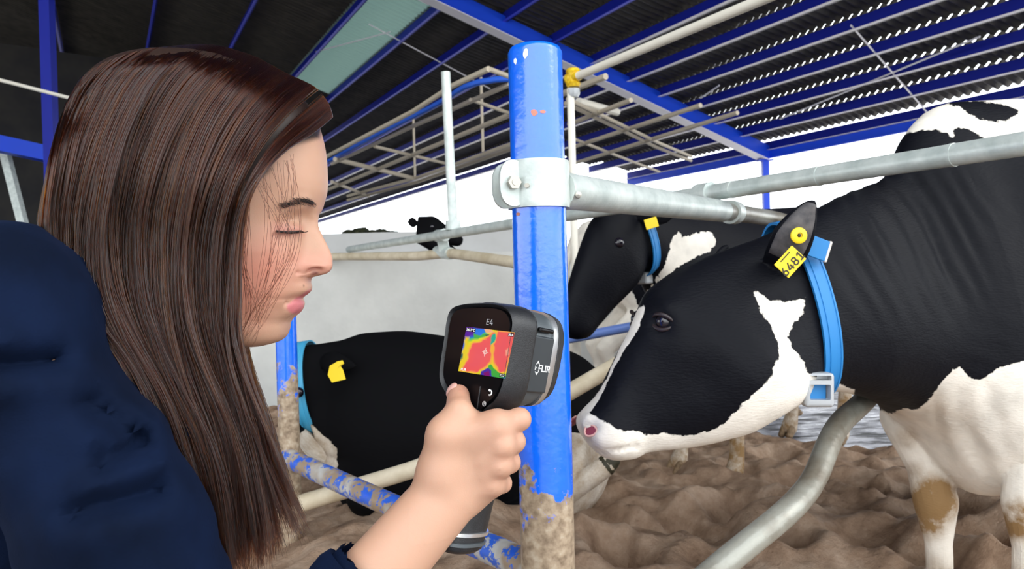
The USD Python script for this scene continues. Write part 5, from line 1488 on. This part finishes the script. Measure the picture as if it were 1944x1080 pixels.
def jacket_fn(P):
    d = sd_cone(P, NB + [-0.015, 0, -0.045], PV, 0.118, 0.165)
    d = smin(d, sd_cone(P, SR, SLF, 0.062, 0.062), 0.06)
    d = smin(d, sd_cone(P, SR, SR + (el - SR) * 0.55, 0.061, 0.056), 0.05)
    d = smin(d, sd_cone(P, SR + (el - SR) * 0.55, el, 0.056, 0.052), 0.03)
    d = smin(d, sd_cone(P, el, wr + (el - wr) * 0.40, 0.052, 0.041), 0.03)
    d = smin(d, sd_cone(P, SLF, [-0.56, 0.97, 0.62], 0.062, 0.055), 0.05)
    d = smin(d, sd_cone(P, [-0.56, 0.97, 0.62], [-0.52, 0.84, 0.42], 0.055, 0.046), 0.03)
    d = smin(d, sd_cone(P, NB + [-0.02, 0, 0.0], NB + [0.035, 0, 0.035], 0.078, 0.074), 0.04)
    pq = PX(P)[:, :2]
    for a, b in crease:
        ab = b - a; tq = np.clip((pq - a) @ ab / (ab @ ab), 0, 1)
        c = np.linalg.norm(pq - a - tq[:, None] * ab, axis=1) * 0.00037
        d = d + 0.012 * np.exp(-(c / 0.0055) ** 2) - 0.006 * np.exp(-((c - 0.018) / 0.010) ** 2)
    n = meshkit.fbm(P * np.array([9.0, 9.0, 13.0]), 3, 6) - 0.5
    return d + 0.024 * n + 0.004 * (meshkit.noise(P * 45, 9) - 0.5)


jm = surface_nets(jacket_fn, [-1.0, 0.42, 0.26], [-0.10, 1.04, 1.08], 0.0075)
jm = to_tri(to_man(taubin(jm, 4)) - m3.Manifold.hull_points(np.vstack([wr + (el - wr) * 0.43 - fa * k + _ico * 0.0385 for k in (0.0, 0.09)]).astype(np.float32))
            - m3.Manifold.hull_points(np.vstack([U(330, 590, HD) + _ico * 0.062, U(215, 640, 0.705) + _ico * 0.066]).astype(np.float32)))
M['jacket'] = mat('navy_jacket', {'g': ('geometry', {}), 'n': ('noise_texture', {'scale': 700.0, 'detail': 3}), 'n2': ('noise_texture', {'scale': 12.0, 'detail': 5}), 'r': ('rgb_ramp', {'ramp': [(0.35, (0.0014, 0.0042, 0.014)), (0.65, (0.0028, 0.008, 0.028))]}), 'b': ('bump', {'strength': 0.3, 'distance': 0.0012}), 'p': ('principled_bsdf', {'roughness': 0.85, 'specular_ior_level': 0.08, 'sheen_weight': 0.03, 'sheen_tint': (0.2, 0.35, 0.9)})},
                  [('g.position', 'n.vector'), ('g.position', 'n2.vector'), ('n2.fac', 'r.fac'), ('r.color', 'p.base_color'), ('n.fac', 'b.height'), ('b.normal', 'p.normal')])
jk = part(per, 'jacket', jm, M['jacket'], smooth=True, label='navy blue work jacket')
cw = wr + (el - wr) * 0.41
R = []
xa, ya = wside, unit(np.cross(fa, wside))
for k, r in ((0.0, 0.0375), (-0.002, 0.0415), (0.006, 0.044), (0.018, 0.0435), (0.024, 0.041), (0.024, 0.036)):
    t = np.linspace(0, 2 * np.pi, 40, endpoint=False)
    R.append(cw + fa * k + (np.cos(t)[:, None] * xa * (r + 0.002) + np.sin(t)[:, None] * ya * r))
part(jk, 'cuff', skin_rings(np.array(R)), M['jacket'], smooth=40)
tr_ = []
for s_y in (-0.09, 0.09):
    tr_ += chain([(PV + [0, s_y, -0.02], 0.115), (PV + [0.40, s_y * 1.3, -0.10], 0.075), (PV + [0.20, s_y * 1.2, -0.36], 0.06)])
tt = tr_[0]
for s in tr_[1:]:
    tt = tt + s
tt = taubin(to_tri(tt.refine_to_length(0.02)), 8)
part(per, 'trousers', tt, plain('trousers', (0.012, 0.014, 0.03), 0.85), smooth=True)
for s_y in (-0.108, 0.108):
    b0 = PV + [0.19, s_y, -0.38]
    bt_ = chain([(b0, 0.062), ([b0[0] - 0.01, b0[1], 0.13], 0.055), ([b0[0], b0[1], 0.10], 0.05)]) + chain([([b0[0] - 0.03, b0[1], 0.09], 0.045), ([b0[0] + 0.14, b0[1], 0.08], 0.040)])
    bb = bt_[0]
    for s in bt_[1:]:
        bb = bb + s
    part(per, 'boot', taubin(to_tri(bb.refine_to_length(0.015)), 6), plain('rubber_boot', (0.01, 0.01, 0.01), 0.35), smooth=True)

# ------------------------------------------------------------------ hair
GUIDES = [
    [(632, 222), (618, 236), (590, 256), (552, 278), (518, 308), (486, 345), (462, 392), (451, 450), (446, 530), (445, 610), (455, 690), (482, 770), (510, 850), (535, 920), (562, 975), (590, 1032)],
    [(606, 172), (565, 205), (515, 258), (476, 315), (450, 375), (432, 450), (428, 540), (434, 630), (452, 710), (478, 790), (500, 870), (516, 940), (528, 1010), (538, 1070)],
    [(540, 137), (480, 180), (430, 250), (395, 330), (372, 420), (362, 510), (368, 610), (392, 700), (425, 780), (450, 860), (462, 940), (470, 1010), (476, 1110)],
    [(470, 102), (395, 160), (340, 250), (305, 350), (288, 450), (290, 550), (312, 650), (348, 740), (385, 820), (410, 900), (425, 990), (442, 1120)],
    [(390, 84), (310, 130), (250, 230), (215, 340), (200, 450), (210, 550), (245, 640), (290, 720), (325, 800), (352, 880), (378, 980), (405, 1120)],
    [(300, 90), (225, 140), (170, 240), (140, 350), (128, 450), (142, 540), (190, 620), (240, 690), (275, 770), (300, 850), (325, 930), (360, 1040)],
    [(205, 115), (150, 180), (115, 280), (96, 370), (86, 440), (94, 500), (130, 570), (190, 640), (240, 710), (265, 790), (290, 870), (325, 960)],
    [(150, 152), (120, 215), (100, 300), (88, 375), (82, 430), (88, 480), (110, 540), (150, 600), (195, 660), (230, 730), (260, 820), (300, 920)]]
K = 18


def by_arc(P, n):
    P = np.asarray(P, float)
    s = np.r_[0, np.cumsum(np.linalg.norm(np.diff(P, axis=0), axis=1))]
    return PchipInterpolator(s / s[-1], P)(np.linspace(0, 1, n))


GA = np.array([by_arc(g, K) for g in GUIDES])
gs = np.linspace(0, 1, len(GUIDES))
GI = PchipInterpolator(gs, GA)
wy = lambda y: np.interp(y, prof[:, 0], prof[:, 5])


hq = PX(head.vertices); hk = hq[:, 2] < HD - 0.001
depth_of = LinearNDInterpolator(hq[hk][:, :2], HD - hq[hk][:, 2])


def hair_bunch(n, side, r, clumps=170):
    cs = np.sort(r.uniform(-0.01, 1.0, clumps)); cs[:14] = r.uniform(0.0, 0.10, 14); cs[14:34] = r.uniform(0.86, 1.0, 20)
    ph = r.uniform(0, 6.28, (clumps, 4)); am = r.uniform(0.3, 1.0, (clumps, 2)); dep = r.uniform(0, 1, clumps)
    lenf = r.uniform(0.92, 1.0, clumps)
    t = np.linspace(0, 1, K)
    lines, wid = [], []
    for i in range(n):
        c = r.integers(clumps)
        s = np.clip(cs[c] + r.normal(0, 0.011), 0, 1)
        tl = t * (lenf[c] * r.uniform(0.90, 1.0) if r.uniform() < 0.85 else r.uniform(0.65, 0.9))
        g = GI(s)
        x = np.interp(tl, t, g[:, 0]); y = np.interp(tl, t, g[:, 1])
        grow = np.clip(tl * 2.2, 0, 1)
        fz = r.uniform(0.4, 2.6); fp = r.uniform(0, 6.28, 3); fr_q = r.uniform(9, 26)
        x = x + grow * fz * np.sin(fp[0] + fr_q * tl)
        x = x + grow * am[c, 0] * (9 + 15 * tl) * np.sin(ph[c, 0] + 5 * tl) + r.normal(0, 2.2) * grow * (1 - 0.6 * tl) + r.normal(0, 3) * np.clip(tl - 0.5, 0, 1)
        y = y + grow * am[c, 1] * 3 * np.sin(ph[c, 1] + 4 * tl)
        # towards or away from the viewer: over the skull, then straight down
        run = np.clip((tl * 980) / 250.0, 0, 1)
        lat = np.sin(run * np.pi / 2) * (np.where(y > 470, 0.0715, np.maximum(wy(np.clip(y, 104, 640)), 0.045)) + 0.006)
        under = 0.65 if tl[-1] > 0.7 else 0.3
        lay = 0.024 * dep[c] + r.uniform(-0.009, 0.009) + 0.0022 * np.sin(fp[1] + fr_q * 0.8 * tl) * grow + 0.004 * np.sin(ph[c, 2] + 7 * tl) * grow
        lat = np.maximum(lat, np.where(np.isnan(hl := depth_of(x, y)), 0, hl) + 0.004)
        lat = lat + lay * np.sin(run * np.pi / 2) - np.clip((y - 620) / 400, 0, 1) * 0.012
        if side < 0:
            x = x + 6 * np.clip(tl * 3, 0, 1)
        lines.append(U(x, y, HD - side * lat))
        wid.append(np.interp(t, [0, 0.1, 0.75, 1], [0.00045, 0.00056, 0.00050, 0.00018]))
    return np.array(lines), np.array(wid)


def hair_mat(name, mel, red, rough):
    return mat(name, {'h': ('principled_hair_bsdf', {'model': 'Chiang', 'parametrization': 'Melanin concentration', 'melanin': mel, 'melanin_redness': red, 'roughness': rough, 'radial_roughness': 0.3, 'random_color': 0.0, 'random_roughness': 0.0, 'coat': 0.0})}, surface='h.BSDF')


HAIRS = [hair_mat('hair_dark', 0.86, 0.85, 0.20), hair_mat('hair_brown', 0.75, 1.0, 0.24), hair_mat('hair_red', 0.62, 1.0, 0.27)]
r_ = np.random.default_rng(21)
La, Wa = hair_bunch(13000, 1, r_)
Lb, Wb = hair_bunch(3000, -1, r_)
# wisps across the cheek and loose hairs round the outline
wl, ww = [], []
for i in range(40):
    e = r_.uniform(0, 1); j = lambda q: r_.normal(0, q)
    if i < 24:
        x0 = r_.uniform(478, 560); y0 = 296 + (560 - x0) * 0.35 + j(6); xm = r_.uniform(495, 572); xe = r_.uniform(446, 490)
        P = np.array([(x0, y0), (0.55 * x0 + 0.45 * xm + 8 + j(3), 390 + j(6)), (xm, 468 + j(8)), (0.72 * xm + 0.28 * xe + j(3), 535 + j(6)), (0.35 * xm + 0.65 * xe + j(3), 595 + j(6)), (xe, 648 + j(14))])
    else:
        P = np.array([(468 + j(4), 340 + r_.uniform(0, 40)), (466 + j(5), 420), (458 + 14 * e + j(5), 500), (462 + 22 * e + j(7), 560), (452 + j(8), 640 + j(14))])
    P = smooth_path(P, K)
    pts = []
    for x, y in P:
        w = wy(min(y, 640)) + 0.004
        lat = w * math.sqrt(max(0.05, 1 - ((x - 380) / 235.0) ** 2)) ** 0.8 + 0.004
        pts.append(U(x, y, HD - lat))
    wl.append(pts); ww.append(np.interp(np.linspace(0, 1, K), [0, 0.6, 1], [0.00026, 0.00026, 0.0001]))
for i in range(170):
    g = GI(r_.uniform(0, 1)); k = np.linspace(0, 1, K)
    o = r_.uniform(-1, 1)
    ln = r_.uniform(0.12, 0.5); st = r_.uniform(0.0, 0.75)
    tt_ = np.clip(st + ln * k, 0, 1)
    x = np.interp(tt_, np.linspace(0, 1, K), g[:, 0]) + 16 * o * k ** 1.5; y = np.interp(tt_, np.linspace(0, 1, K), g[:, 1]) - 9 * k * (st < 0.15)
    lat = np.sin(np.clip(tt_ * 980 / 250, 0, 1) * np.pi / 2) * (np.maximum(wy(np.clip(y, 104, 640)), 0.05) + 0.022)
    wl.append(U(x, y, HD - lat)); ww.append(np.full(K, 0.00022))
AL, AW = np.concatenate([La, Lb, np.array(wl)]), np.concatenate([Wa, Wb, np.array(ww)])
sel = r_.uniform(0, 1, len(AL)); sel[-len(wl):] = np.where(np.arange(len(wl)) < 40, 0.0, sel[-len(wl):])
for m_, lo_, hi_ in zip(HAIRS, (0, 0.50, 0.86), (0.50, 0.86, 1.01)):
    k_ = (sel >= lo_) & (sel < hi_)
    curves(per, 'hair', AL[k_], AW[k_], m_)
